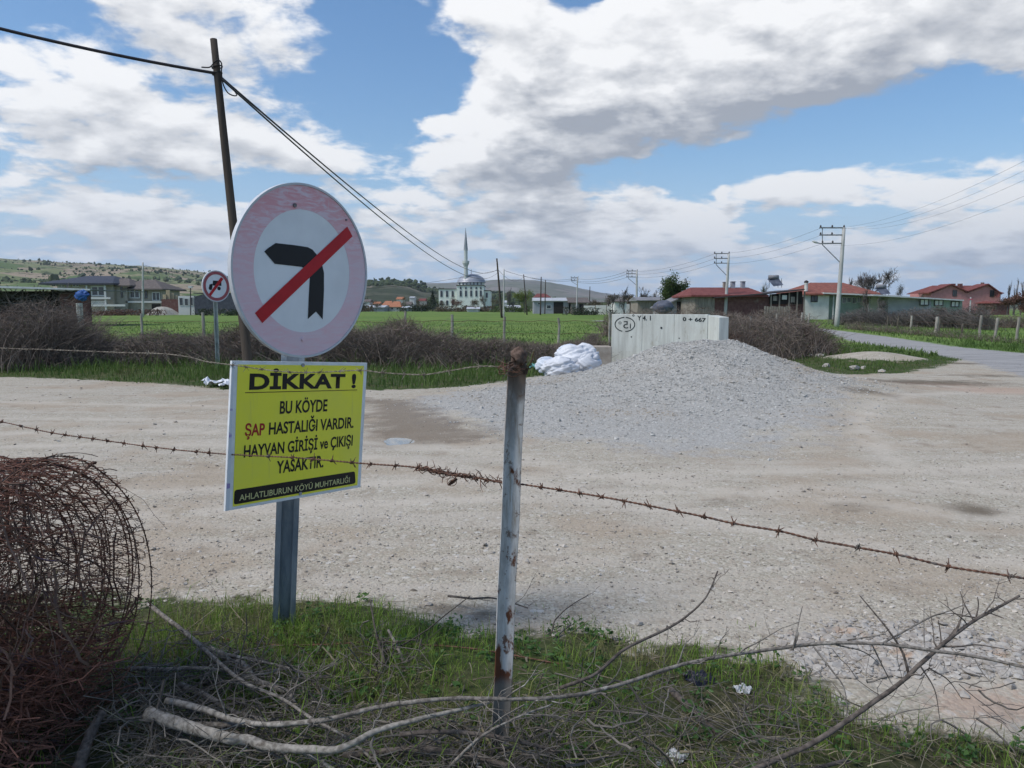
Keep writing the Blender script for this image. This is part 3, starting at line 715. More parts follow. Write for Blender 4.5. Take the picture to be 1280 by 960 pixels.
def text_mesh(body, bold=.0):
    cu = bpy.data.curves.new('lettering', 'FONT'); cu.body = body; cu.size = 1; cu.offset = bold; cu.resolution_u = 4
    o = bpy.data.objects.new('tmp', cu); COL.objects.link(o); bpy.context.view_layer.update()
    me = bpy.data.meshes.new_from_object(o.evaluated_get(bpy.context.evaluated_depsgraph_get()))
    bpy.data.objects.remove(o); bpy.data.curves.remove(cu)
    v = np.zeros(len(me.vertices) * 3); me.vertices.foreach_get('co', v)
    return me, v.reshape(-1, 3)
CAP = text_mesh('H')[1][:, 1].max()
def lettering(fr, body, bl, br, tl, mat, parent, bold=.0, y=-.004, name='lettering', flip=False):
    me, v = text_mesh(body, bold)
    a, b_, c_ = [fr.loc(*p) for p in (bl, br, tl)]
    x0, x1 = v[:, 0].min(), v[:, 0].max()
    u = (v[:, 0] - x0) / (x1 - x0); h = v[:, 1] / CAP
    if flip: u = 1 - u
    P = a[None] + (b_ - a)[None] * u[:, None] + np.array([(c_ - a)[0] * 0, 0, (c_ - a)[2]])[None] * h[:, None]
    P[:, 1] = y
    me.vertices.foreach_set('co', fr.w(P).ravel().astype(np.float32)); me.update()
    me.materials.append(mat)
    o = bpy.data.objects.new(name, me); COL.objects.link(o); o.parent = parent; o.matrix_parent_inverse = parent.matrix_basis.inverted()
    return o
def flat(name, c, rough=.5, c2=None, scale=20, **k): return pm(name, c, c2 or tuple(x * .86 for x in c), scale, rough, 0, **k)
m_white = flat('sign_white', (.85, .86, .86), .5, scale=3)
m_rim = flat('sign_rim', (.60, .61, .62), .5)
m_black = flat('sign_black', (.012, .013, .016), .45)
m_red = flat('sign_red', (.52, .012, .02), .4)
m_back = pm('galvanised_back', (.30, .31, .33), (.42, .43, .45), 9, .55, .1, metal=.5)
# faded, scratched ring
m_ring, nt, b, co = base('faded_red_ring', .5, .3)
sc = noise(nt, vmath(nt, 'MULTIPLY', co, (3, 3, 14)).outputs[0], 3.2, 8, .72, 1.2).outputs[0]
bl_ = noise(nt, co, 2.6, 4, .55).outputs[0]
sep_ = nt.nodes.new('ShaderNodeSeparateXYZ'); nt.links.new(co, sep_.inputs[0])
c = mixc(nt, maprange(nt, sc, .30, .75), (.78, .50, .54), (.76, .61, .65))
c = mixc(nt, maprange(nt, bl_, .40, .66), c, (.72, .60, .64))
hi = math_(nt, 'MULTIPLY', maprange(nt, sep_.outputs[2], 1.6, 2.0, 0, .55), maprange(nt, sc, .60, .42))
c = mixc(nt, hi, c, (.72, .22, .23))
scr = noise(nt, vmath(nt, 'MULTIPLY', co, (9, 9, 1.2)).outputs[0], 6, 6, .6, 2.2).outputs[0]
c = mixc(nt, maprange(nt, scr, .66, .70, 0, .7), c, (.72, .70, .71))
nt.links.new(c, b.inputs['Base Color'])

DISC = Frame((-.8820, 3.3, 1.6510), Rz(math.radians(55.7)) @ Rx(math.radians(1.3)))
BOARD = Frame((-.9078, 3.3, .9688), Rz(math.radians(57.02)) @ Rx(math.radians(1.86)) @ Ry(math.radians(4.06)))
def pz5(x, y): return (260 + x / 3.69, 200 + y / 3.69)
def poly_on(fr, pts, mb, y0=-.0035, y1=-.0022):
    L = [fr.loc(*p) for p in pts]; return fr.slab(mb, [(q[0], q[2]) for q in L], y0, y1)
foot = at(366.5, 800, 3.365); topp = at(379, 448, 3.355); d = (topp - foot) / np.linalg.norm(topp - foot)
foot = foot - d * .12 + np.array([-.055, .035, 0]); topp = topp + np.array([-.055, .035, 0])
sign = thing('road_sign', 'large round no left turn sign on a galvanised pole in the near grass', 'road sign', tuple(foot))
R0 = .3662
DISC.disc(MB(), R0, 0, .002)
DISC.ring(mb := MB(), R0 - .009, R0, -.006, .014); mb.build('rim', m_rim, sign)
mb = MB(); DISC.disc(mb, R0 - .0092, -.0012, .002); mb.build('face', m_white, sign)
mb = MB(); DISC.ring(mb, R0 * .705, R0 - .0095, -.0020, -.0010); mb.build('red_ring', m_ring, sign)
mb = MB(); poly_on(DISC, [pz5(*p) for p in [(258, 422), (272, 409), (310, 383), (400, 393), (458, 402), (480, 413), (500, 437), (522, 472), (533, 520), (533, 600), (527, 735), (513, 718), (496, 699), (478, 715), (459, 733), (463, 640), (468, 545), (462, 510), (430, 493), (360, 485), (306, 479)]], mb, -.0030, -.0020)
mb.build('arrow', m_black, sign)
mb = MB(); poly_on(DISC, [pz5(*p) for p in [(640, 307), (664, 352), (248, 752), (214, 706)]], mb, -.0042, -.0032); mb.build('red_bar', m_red, sign)
for (px, py) in ((367.5, 256.5), (378, 424), (432, 275)):
    q = DISC.loc(px, py); mb = MB(); DISC.disc(mb, .0085 if px < 400 else .004, -.0085, -.001, q[0], q[2], 12)
    mb.build('bolt', m_ring if px > 370 and px < 400 else pm('bolt_metal%d' % px, (.12, .10, .10), (.3, .28, .27), 60, .5, 0), sign)
def post_profile(mb, a, b_, prof, R, twist=0):
    """sweep a closed cross-section (x, y) from a to b"""
    n = len(prof); P = np.array([(x, y, 0) for x, y in prof]) @ R.T
    V = np.vstack([np.asarray(a) + P, np.asarray(b_) + P])
    i = np.arange(n); j = (i + 1) % n
    mb.add(V, np.stack([i, j, n + j, n + i], 1))
    return mb
hat = [(-.05, .000), (-.05, -.004), (-.026, -.004), (-.026, .028), (.026, .028), (.026, -.004), (.05, -.004), (.05, .0), (.0295, .0), (.0295, .032), (-.0295, .032), (-.0295, .0)]
m_galv = pm('galvanised_post', (.17, .21, .26), (.32, .37, .42), 14, .42, .06, .002, metal=.55, c3=(.42, .45, .47), s3=5, stretch=(1, 1, .35))
mb = MB(); R_ = Rz(math.radians(16))
off = DISC.R @ np.array([0, .022, 0]) * 0
post_profile(mb, foot, foot + d * 2.0, hat, R_)
mb.build('pole', m_galv, sign)
for fz, py in ((.62, 300), (.62, 424)):
    q = DISC.loc(374, py); mb = MB(); DISC.slab(mb, [(q[0] - .07, q[2] - .012), (q[0] + .07, q[2] - .012), (q[0] + .07, q[2] + .012), (q[0] - .07, q[2] + .012)], .006, .010); mb.build('clamp', m_galv, sign)

# the yellow notice board
board = thing('notice_board', 'yellow Turkish livestock disease warning board fixed below the round sign', 'notice board', tuple(BOARD.c))
m_yel, nt, b, co = base('board_yellow', .5, .3)
ny = noise(nt, co, 3.0, 6, .65).outputs[0]; nd = noise(nt, co, 60, 3, .6).outputs[0]; nz = noise(nt, vmath(nt, 'MULTIPLY', co, (14, 14, 1.0)).outputs[0], 2.5, 5, .65).outputs[0]
c = mixc(nt, maprange(nt, ny, .35, .7), (.92, .85, .06), (.86, .80, .10)); c = mixc(nt, maprange(nt, nz, .58, .74, 0, .30), c, (.58, .52, .16)); c = mixc(nt, maprange(nt, nd, .70, .76, 0, .5), c, (.42, .36, .12)); nt.links.new(c, b.inputs['Base Color'])
m_bord, nt, b, co = base('board_edge', .45, .3)
ns = noise(nt, vmath(nt, 'MULTIPLY', co, (2, 2, 9)).outputs[0], 3, 2, .5).outputs[0]
nt.links.new(mixc(nt, maprange(nt, ns, .60, .68, 0, .75), (.66, .69, .71), (.22, .12, .42)), b.inputs['Base Color'])
m_plain = flat('board_border', (.80, .82, .82), .45)
W2, H2 = .3773, .2973
mb = MB(); BOARD.slab(mb, [(-W2, -H2), (W2, -H2), (W2, H2), (-W2, H2)], 0, .010); mb.build('panel', m_plain, board)
mb = MB(); BOARD.slab(mb, [(-W2 + .001, -H2 + .002), (-W2 + .018, -H2 + .002), (-W2 + .010, H2 - .03), (-W2 + .001, H2 - .06)], -.0012, -.0002); mb.build('peeling_edge', m_bord, board)
mb = MB(); BOARD.slab(mb, [(-W2 + .034, -H2 + .013), (W2 - .022, -H2 + .013), (W2 - .022, H2 - .014), (-W2 + .027, H2 - .014)], -.0015, -.0003); mb.build('yellow_print', m_yel, board)
def z6(x, y): return (260 + x / 4.175, 430 + y / 4.175)
m_ink = flat('print_black', (.012, .010, .010), .5); m_inkred = flat('print_red', (.42, .015, .02), .5); m_pale = flat('print_cream', (.62, .60, .28), .5)
lettering(BOARD, 'DİKKAT !', z6(213, 235), z6(769, 226), z6(222, 158), m_ink, board, .038, -.0024)
for y_ in (0,):
    mb = MB(); poly_on(BOARD, [z6(192, 252), z6(776, 238), z6(776, 241), z6(192, 256)], mb, -.0024, -.0014); mb.build('underline', flat('print_brown', (.10, .03, .01), .5), board)
lettering(BOARD, 'BU KÖYDE', z6(372, 363), z6(620, 349), z6(376, 300), m_ink, board, .024, -.0024)
lettering(BOARD, 'ŞAP', z6(190, 480), z6(293, 473), z6(194, 420), m_inkred, board, .024, -.0024)
lettering(BOARD, 'HASTALIĞI VARDIR.', z6(315, 472), z6(757, 435), z6(318, 412), m_ink, board, .024, -.0024)
lettering(BOARD, 'HAYVAN GİRİŞİ ve ÇIKIŞI', z6(184, 591), z6(752, 528), z6(188, 531), m_ink, board, .024, -.0024)
lettering(BOARD, 'YASAKTIR.', z6(355, 675), z6(600, 640), z6(358, 613), m_ink, board, .024, -.0024)
q = [BOARD.loc(*z6(*p)) for p in [(133, 838), (768, 727), (765, 664), (137, 762)]]
def rounded(q, r=.012):
    out = []
    n = len(q)
    for i in range(n):
        a, b_, c_ = q[i - 1], q[i], q[(i + 1) % n]; u = (a - b_) / np.linalg.norm(a - b_); v = (c_ - b_) / np.linalg.norm(c_ - b_)
        for t in np.linspace(0, 1, 5): p = (b_ + u * r) * (1 - t) ** 2 + 2 * b_ * t * (1 - t) + (b_ + v * r) * t ** 2; out.append((p[0], p[2]))
    return out
mb = MB(); BOARD.slab(mb, rounded(q), -.0026, -.0014); mb.build('black_strip', m_ink, board)
lettering(BOARD, 'AHLATLIBURUN KÖYÜ MUHTARLIĞI', z6(160, 818), z6(736, 721), z6(167, 786), m_pale, board, .010, -.0036)
for p in (z6(493, 110), z6(479, 780)):
    q = BOARD.loc(*p); mb = MB(); BOARD.disc(mb, .008, -.006, -.001, q[0], q[2], 10); mb.build('bolt', m_back, board)

# rusty steel fence post
m_post, nt, b, co = base('weathered_post', .85, .1)
n1 = noise(nt, vmath(nt, 'MULTIPLY', co, (6, 6, 1.5)).outputs[0], 9, 6, .65).outputs[0]; n2 = noise(nt, co, 30, 6, .7).outputs[0]; n3 = noise(nt, vmath(nt, 'MULTIPLY', co, (1, 1, .5)).outputs[0], 14, 5, .6).outputs[0]
sp = nt.nodes.new('ShaderNodeSeparateXYZ'); nt.links.new(co, sp.inputs[0])
c = mixc(nt, maprange(nt, n1, .35, .65), (.41, .395, .37), (.56, .545, .515))
c = mixc(nt, maprange(nt, n2, .57, .66, 0, .85), c, (.15, .10, .07))
c = mixc(nt, maprange(nt, noise(nt, vmath(nt, 'MULTIPLY', co, (30, 30, 2.5)).outputs[0], 2.0, 6, .7).outputs[0], .54, .66, 0, .75), c, (.27, .22, .16))
c = mixc(nt, maprange(nt, noise(nt, vmath(nt, 'MULTIPLY', co, (1, 1, .6)).outputs[0], 16, 6, .7).outputs[0], .62, .65, 0, .9), c, (.13, .065, .04))
top_ = maprange(nt, sp.outputs[2], 1.0, 1.30)
c = mixc(nt, math_(nt, 'MULTIPLY', top_, maprange(nt, n3, .30, .55)), c, (.17, .125, .095))
lowr = maprange(nt, sp.outputs[2], .50, .30)
pr = math_(nt, 'ADD', lowr, math_(nt, 'MULTIPLY', math_(nt, 'SUBTRACT', n3, .5), 4.2))
c = mixc(nt, maprange(nt, pr, .45, .7), c, (.12, .050, .028))
c = mixc(nt, maprange(nt, sp.outputs[2], .31, .27), c, (.20, .18, .155))
nt.links.new(c, b.inputs['Base Color']); bump(nt, b, n2, .5, .002)
p_top = at(646.5, 452, 2.42); p_bot = at(624.5, 948, 2.40); p_bot[2] = max(p_bot[2], .0)
dd = (p_top - p_bot) / np.linalg.norm(p_top - p_bot); p_bot = p_bot - dd * .25
fpost = thing('fence_post', 'leaning weathered steel fence post with rusty knotted top', 'fence post', (float(p_bot[0]), float(p_bot[1]), 0.0))
ang = [(-.030, -.020), (-.0275, -.023), (-.0095, .000), (.0285, -.003), (.030, .001), (-.004, .008), (-.0095, .011), (-.016, .0)]
nseg = 24
for k in range(1):
    mb = MB(); t_ = np.linspace(0, 1, nseg); C = p_bot + (p_top - p_bot) * t_[:, None]
    C[:, 0] += .0012 * np.sin(t_ * 21) ; n = len(ang)
    A = np.array([(x * .96, y, 0) for x, y in ang]) @ Rz(math.radians(-4)).T
    V = (C[:, None] + A[None]).reshape(-1, 3); i = np.arange(n); j = (i + 1) % n
    Q = np.concatenate([np.stack([s * n + i, s * n + j, (s + 1) * n + j, (s + 1) * n + i], 1) for s in range(nseg - 1)])
    mb.add(V, Q); mb.t.append(np.array([[(nseg - 1) * n + a for a in t3] for t3 in ((0, 1, 7), (1, 2, 7), (2, 6, 7), (2, 5, 6), (2, 3, 5), (3, 4, 5))]))
    mb.build('angle_bar', m_post, fpost)
m_rust = pm('rust', (.075, .048, .036), (.17, .115, .088), 60, .9, .5, .002, c3=(.16, .14, .12), s3=20)
m_wire = pm('rusty_wire', (.06, .032, .024), (.19, .10, .065), 60, .85, .3, .001, c3=(.12, .11, .10), s3=25)
m_wirepale = pm('lichen_wire', (.11, .085, .065), (.32, .28, .22), 40, .9, .3, .001)
def blob(mb, c, r, squash=(1, 1, 1), nu=28, nv=18, amp=.12, fs=6, seed=0, R=None):
    th = np.linspace(0, 2 * PI, nu, endpoint=False); ph = np.linspace(0.02, PI - .02, nv)
    T, Pp = np.meshgrid(th, ph); V = np.stack([np.sin(Pp) * np.cos(T), np.sin(Pp) * np.sin(T), np.cos(Pp)], -1).reshape(-1, 3)
    f = fbm(V[:, 0] * fs + V[:, 2] * fs * 1.3 + 31 * seed, V[:, 1] * fs - V[:, 2] * fs * .9 + 17, 1, 4, seed)
    f2 = np.abs(fbm(V[:, 0] * fs * .7 - V[:, 2] * fs + 5, V[:, 1] * fs * .7 + V[:, 2] * fs * .6 + 9 * seed, 1, 3, seed + 7))
    V = V * (1 + amp * 2.2 * f - amp * 2.5 * np.clip(.12 - f2, 0, 1) * 4)[:, None] * np.array(squash) * r
    if R is not None: V = V @ R.T
    idx = np.arange(nu * nv).reshape(nv, nu)
    q = np.stack([idx[:-1], idx[1:], np.roll(idx[1:], -1, 1), np.roll(idx[:-1], -1, 1)], -1).reshape(-1, 4)
    return mb.add(V + np.asarray(c), q)
cap_c = at(648.5, 446, 2.395)
mb = MB(); blob(mb, cap_c, .027, (1.0, .8, 1.15), amp=.16, fs=3); mb.build('hammered_top', m_rust, fpost, smooth=True)
mb = MB()
for k in range(7):
    t_ = np.linspace(0, 2 * PI * 1.02, 26); c0 = at(643 + RNG.uniform(-5, 7), 460 + RNG.uniform(-5, 5), 2.41); r1 = RNG.uniform(.026, .046); r2 = RNG.uniform(.02, .035)
    P = np.stack([c0[0] + r1 * np.cos(t_), c0[1] + r2 * np.sin(t_), c0[2] + .010 * np.sin(t_ * 1.0 + k) + .004 * np.sin(t_ * 5 + k)], 1); addtubes(mb, P, .0016, 5)
for k in range(8):
    c0 = at(643 + RNG.uniform(-16, 20), 458 + RNG.uniform(-8, 6), 2.38); e = RNG.normal(0, .018, 3); addtubes(mb, np.stack([c0 - e, c0 + e * .2 + .004, c0 + e]), .0014, 4)
tag(mb.build('tie_wire', m_wire, fpost), None, None, None, 'stuff')

# barbed wire
FN = np.array([.5, 1.0, 0]); FC = np.array([float(p_top[0]), 2.435, 1.0])
def fpp(px, py): return pl(px, py, FC, FN)
def barbed(name, label, pts, barbs, r, m, mbarb, wob=.0016, pitch=.030, group=None):
    W_ = np.array([fpp(*p) for p in pts]); L = np.hypot(*(W_[1:] - W_[:-1]).T[:2]).sum()
    n = int(L / .006); C = smooth_line(W_, n)
    s = np.concatenate([[0], np.cumsum(np.linalg.norm(np.diff(C, axis=0), axis=1))])
    T = np.gradient(C, axis=0); T /= np.linalg.norm(T, axis=1, keepdims=True)
    A = np.cross(T, (0, 0, 1.)); A /= np.linalg.norm(A, axis=1, keepdims=True); B = np.cross(T, A)
    t = thing(name, label, 'barbed wire', tuple(C[0]), group)
    C = C + np.array([0, 0, 1]) * (.002 * fbm(s, s * 0, 9, 3, 2))[:, None]
    for ph in (0, PI):
        a = s / pitch * 2 * PI + ph
        P = C + (A * np.cos(a)[:, None] + B * np.sin(a)[:, None]) * wob
        mb = MB(); addtubes(mb, P, r, 5); mb.build('strand', m, t, smooth=True)
    pxs = np.array([p[0] for p in pts]); pys = np.array([p[1] for p in pts])
    for i, bx in enumerate(barbs):
        w0 = fpp(bx, float(np.interp(bx, pxs, pys))); k = int(np.argmin(np.linalg.norm(C - w0, axis=1))); mb = MB()
        u = T[k]; a_, b_ = A[k], B[k]; tt = np.linspace(0, 4 * PI, 22)
        helix = C[k] + u * (tt / 4 / PI - .5)[:, None] * .011 + (a_ * np.cos(tt)[:, None] + b_ * np.sin(tt)[:, None]) * (wob + r * 1.7)
        addtubes(mb, helix, r * .8, 4)
        for q in range(4):
            e = a_ * RNG.normal(0, .6) + b_ * (1 if q % 2 else -1) * RNG.uniform(.5, 1.1) + u * RNG.normal(0, .55); e /= np.linalg.norm(e)
            p0 = C[k] + u * RNG.uniform(-.006, .006); ln = RNG.uniform(.013, .024)
            addtubes(mb, np.stack([p0, p0 + e * ln * .5, p0 + e * ln]), np.array([r * .95, r * .85, r * .4]), 4)
        mb.build('barb', mbarb, t)
    return t
lw = [(-90, 512), (0, 527), (60, 540), (120, 549), (200, 560), (288, 568), (370, 572), (450, 579), (520, 584), (570, 594), (600, 598), (632, 604), (655, 606), (740, 619), (800, 630), (875, 645), (920, 655), (975, 664), (1020, 675), (1075, 685), (1125, 694), (1190, 709), (1270, 721), (1360, 736), (1450, 750)]
barbed('barbed_wire', 'rusty lower barbed wire strand crossing in front of the yellow board', lw,
       [2, 27, 45, 65, 82, 100, 117, 135, 156, 178, 195, 218, 245, 262, 287, 336, 366, 391, 415, 440, 463, 494, 522, 546, 676, 701, 725, 752, 781, 811, 847, 879, 917, 973, 1020, 1071, 1120, 1186, 1263], .0020, m_wire, m_wire, group='barbed wires of the near fence')
uw = [(-90, 428), (0, 435), (60, 437), (110, 439), (160, 441), (200, 442), (235, 446), (258, 452), (290, 456), (330, 462), (365, 465), (400, 465), (450, 463), (480, 466), (530, 468), (565, 463), (600, 458), (632, 459), (645, 460)]
barbed('barbed_wire', 'pale crusted upper barbed wire strand running left from the post top', uw,
       [10, 35, 60, 95, 118, 140, 168, 186, 207, 224, 246, 290, 308, 327, 362, 383, 400, 425, 450, 478, 505, 530, 560, 600], .0012, m_wirepale, m_wirepale, pitch=.04, group='barbed wires of the near fence')
# tangle of spare wire tied on the lower strand left of the post
mb = MB()
c = np.array([fpp(x, float(np.interp(x, [p[0] for p in lw], [p[1] for p in lw]))) for x in range(522, 632, 4)])
for k in range(9):
    q = c[RNG.integers(0, 6):RNG.integers(16, len(c))] ; q = q + RNG.normal(0, .0055, q.shape); addtubes(mb, smooth_line(q, 70), .0017, 4)
for k in range(80):
    a = c[int(len(c) * RNG.random() ** .8)] + RNG.normal(0, .005, 3); e = RNG.normal(0, .016, 3); addtubes(mb, np.stack([a, a + e * .5 + RNG.normal(0, .003, 3), a + e]), np.array([.0017, .0015, .0008]), 4)
kc = fpp(566, 601)
for k in range(9):
    t_ = np.linspace(0, 2 * PI, 20); r1 = RNG.uniform(.006, .017); P = np.stack([kc[0] + r1 * np.cos(t_), kc[1] + .006 * np.sin(t_ + k), kc[2] - .003 + r1 * .8 * np.sin(t_ + .3 * k)], 1) + RNG.normal(0, .002, 3); addtubes(mb, P, .0012, 4)
tag(mb.build('wire_knot', m_wire), 'rusty tangled knot of spare wire on the lower strand beside the post', 'wire knot')
# old strand lying in the grass behind the sign pole
P = smooth_line([on(262, 797, .06), on(300, 801, .05), (on(345, 806, .06)), on(400, 806, .07), on(460, 803, .07), on(530, 806, .05), on(600, 812, .05), on(700, 830, .04)], 90)
mb = MB(); addtubes(mb, P, .0035, 5)
for k in range(2, 88, 5):
    for q in range(3): e = RNG.normal(0, .011, 3); addtubes(mb, np.stack([P[k] - e, P[k], P[k] + e]), .0014, 4)
tag(mb.build('old_wire', m_wire), 'blackened old wire lying in the grass at the foot of the sign pole', 'wire')

# ------------------------------------------------------------ roll of rusty fencing
m_net = pm('rusty_netting', (.075, .034, .026), (.23, .11, .078), 30, .9, .2, .001, rnd=.5, c3=(.075, .055, .075), s3=6)
m_core = pm('dead_stem_tangle', (.070, .038, .028), (.22, .145, .11), 20, .9, .2, .001, rnd=.7, c3=(.075, .05, .07), s3=8)
ax_d = np.array([-.985, .17, 0.0]); ax_d /= np.linalg.norm(ax_d); e2 = np.array([0, 0, 1.0]); e1 = np.cross(e2, ax_d); e1 = -e1 if e1[1] > 0 else e1
RC = at(78, 742, 2.42)
roll = thing('fencing_roll', 'big standing roll of rusty barbed wire and netting at the left', 'wire roll', (float(RC[0]) - .4, float(RC[1]), 0))
def cyl(u, th, r):
    """axis distance u, angle th, radius r -> point"""
    zz = np.sin(th); return RC + ax_d * np.asarray(u)[..., None] + (e1 * (np.cos(th) * 1.0)[..., None] + e2 * (zz)[..., None]) * np.asarray(r)[..., None]
RR = .435
for li, (rr_, amp, cell) in enumerate([(RR, .022, .045), (RR * .96, .03, .047), (RR * .91, .03, .045), (RR * .84, .035, .05), (RR * .76, .04, .052), (RR * .64, .05, .06), (RR * .5, .05, .06)]):
    nu = int(1.15 / cell); nth = int(2 * PI * rr_ / (cell * 1.25)); segs = []
    def wob(u, th): return rr_ * (1 + 0 * u) + amp * 2.2 * fbm(u * 3 + li * 9, th * 2.2, 1.6, 3, li) - .05 * np.clip(np.sin(th) * -1, 0, 1) * rr_
    def node(i, j, k):
        th = (j + (.5 if i % 2 else 0)) / nth * 2 * PI + (.16 if k else -.16) * 2 * PI / nth
        u = i * cell * .86 - .0
        return u, th
    I, J = np.meshgrid(np.arange(nu), np.arange(nth), indexing='ij'); I = I.ravel(); J = J.ravel()
    def pos(i, j, s):
        th = (j + .5 * (i % 2)) / nth * 2 * PI + s * .17 * 2 * PI / nth; u = i * cell * .86 + .02 * fbm(th * 3, i * .7, 1, 3, 11 + li)
        th = th + .10 * fbm(u * 8, th * 3, 1, 2, 3 + li)
        return cyl(u, th, wob(u, th))
    a = pos(I, J, -1); b_ = pos(I, J, 1)
    nxt = pos(I + 1, np.where(I % 2 == 1, J + 1, J), -1); prv = pos(I + 1, np.where(I % 2 == 1, J, J - 1), 1)
    S = np.concatenate([np.stack([a, (a + b_) / 2, b_], 1), np.stack([b_, (b_ + nxt) / 2, nxt], 1), np.stack([a, (a + prv) / 2, prv], 1)])
    S[:, 1] += RNG.normal(0, .0022, S[:, 1].shape)
    S = S[RNG.random(len(S)) > .04]
    mb = MB(); addtubes(mb, S, .00135, 3); tag(mb.build('netting', m_net, roll), None, None, None, 'stuff')
# barbed hoops
hoops = [(.0, RR * 1.02, 0), (.05, RR * .97, .1), (.085, RR * .96, .3), (.11, RR * 1.0, .2), (.17, RR * .93, .4), (.21, RR * .98, .1), (.30, RR * .92, .6), (.37, RR * .99, .3), (.47, RR * .95, .2), (.60, RR * .98, .7), (.74, RR * .95, .1), (.88, RR * 1.0, .5), (.14, RR * .82, .9), (.25, RR * .75, .4)]
for (u, rr_, ph) in hoops:
    th = np.linspace(-PI * .52, PI * 1.5, 420) + ph; uu = u + .03 * np.sin(th * 1.0 + ph * 3) + .012 * np.sin(th * 3 + ph)
    r_ = rr_ + .012 * np.sin(th * 2 + ph * 7) + .006 * np.sin(th * 5 + ph)
    C = cyl(uu, th, r_); mb = MB(); s = np.arange(len(th)) * .0065
    for q in (0, PI):
        o_ = .0016 * np.sin(s / .03 * 2 * PI + q); o2 = .0016 * np.cos(s / .03 * 2 * PI + q)
        addtubes(mb, C + ax_d * o_[:, None] + e2 * o2[:, None], .0019, 4)
    for k in range(4, 416, 11):
        k = k + RNG.integers(-2, 3)
        for q in range(4): e = RNG.normal(0, .0105, 3); addtubes(mb, np.stack([C[k] - e * .2, C[k] + e * .5, C[k] + e * 1.3]), np.array([.0018, .0016, .0008]), 3)
        blob_p = C[k]; mb.add(OCT_V * .0062 + blob_p, None, OCT_T)
    mb.build('barbed_hoop', m_wire, roll)
# outermost loose loop
th = np.linspace(-.9, 1.9, 160); C = cyl(-.035 + .02 * np.cos(th), th, RR * 1.0 + .05 * np.cos(th - .6)); mb = MB(); addtubes(mb, C, .0013, 3); mb.build('loose_loop', m_wire, roll)
# tangle of stems and wire ends filling the roll
n = 850
u = RNG.uniform(-.02, 1.0, n); th = RNG.uniform(0, 2 * PI, n); r_ = RR * RNG.random(n) ** .5 * .97
P0 = cyl(u, th, r_); L = RNG.uniform(.08, .42, n)
dv = RNG.normal(size=(n, 3)) * np.array([.55, .5, 1.0]); dv /= np.linalg.norm(dv, axis=1, keepdims=True); k = np.linspace(-.5, .5, 9)
c1 = RNG.normal(0, .14, (n, 1, 3)); 
P = P0[:, None] + dv[:, None] * L[:, None, None] * k[None, :, None] + c1 * L[:, None, None] * (4 * k ** 2 - .5)[None, :, None] * .8 + RNG.normal(0, .004, (n, 9, 3))
rel = P - RC; au = rel @ ax_d; perp = rel - au[..., None] * ax_d; pr_ = np.linalg.norm(perp, axis=2, keepdims=True); P = RC + au[..., None] * ax_d + perp * np.minimum(1, RR * 1.0 / pr_)
P[..., 2] = np.maximum(P[..., 2], .02)
mb = MB(); addtubes(mb, P, RNG.gamma(2, .0008, n)[:, None] + .0007, 3); tag(mb.build('tangle', m_core, roll), None, None, None, 'stuff')
# matted lower part
n = 2600
u = RNG.uniform(.0, 1.1, n); x0 = RC + ax_d * u[:, None]; P0 = x0 + np.stack([RNG.normal(0, .03, n), RNG.uniform(-.42, .34, n), np.zeros(n)], 1); P0[:, 2] = .05 + .42 * RNG.random(n) ** 1.4 * (1 - .25 * (u < .1))
dv = RNG.normal(size=(n, 3)) * np.array([1, .5, .25]); dv /= np.linalg.norm(dv, axis=1, keepdims=True); L = RNG.uniform(.05, .28, n)
P = P0[:, None] + dv[:, None] * L[:, None, None] * k[None, ::2, None] + RNG.normal(0, .014, (n, 5, 3))
P[..., 2] = np.maximum(P[..., 2], .015)
mb = MB(); addtubes(mb, P, RNG.gamma(2, .0007, n)[:, None] + .0006, 3); tag(mb.build('matted_base', m_net, roll), None, None, None, 'stuff')
# pale vine stems through the roll
for k_ in range(9):
    u0 = RNG.uniform(.1, .6); P = smooth_line([cyl(np.array(u0 + RNG.normal(0, .04)), np.array(-PI / 2 + i * .2), np.array(RR * (.85 - i * .42)))[...] + RNG.normal(0, .03, 3) + np.array([0, -.25, 0]) for i in range(5)], 30)
    mb = MB(); addtubes(mb, P, np.linspace(.004, .0012, 30), 5); mb.build('vine_stem', m_core, roll)

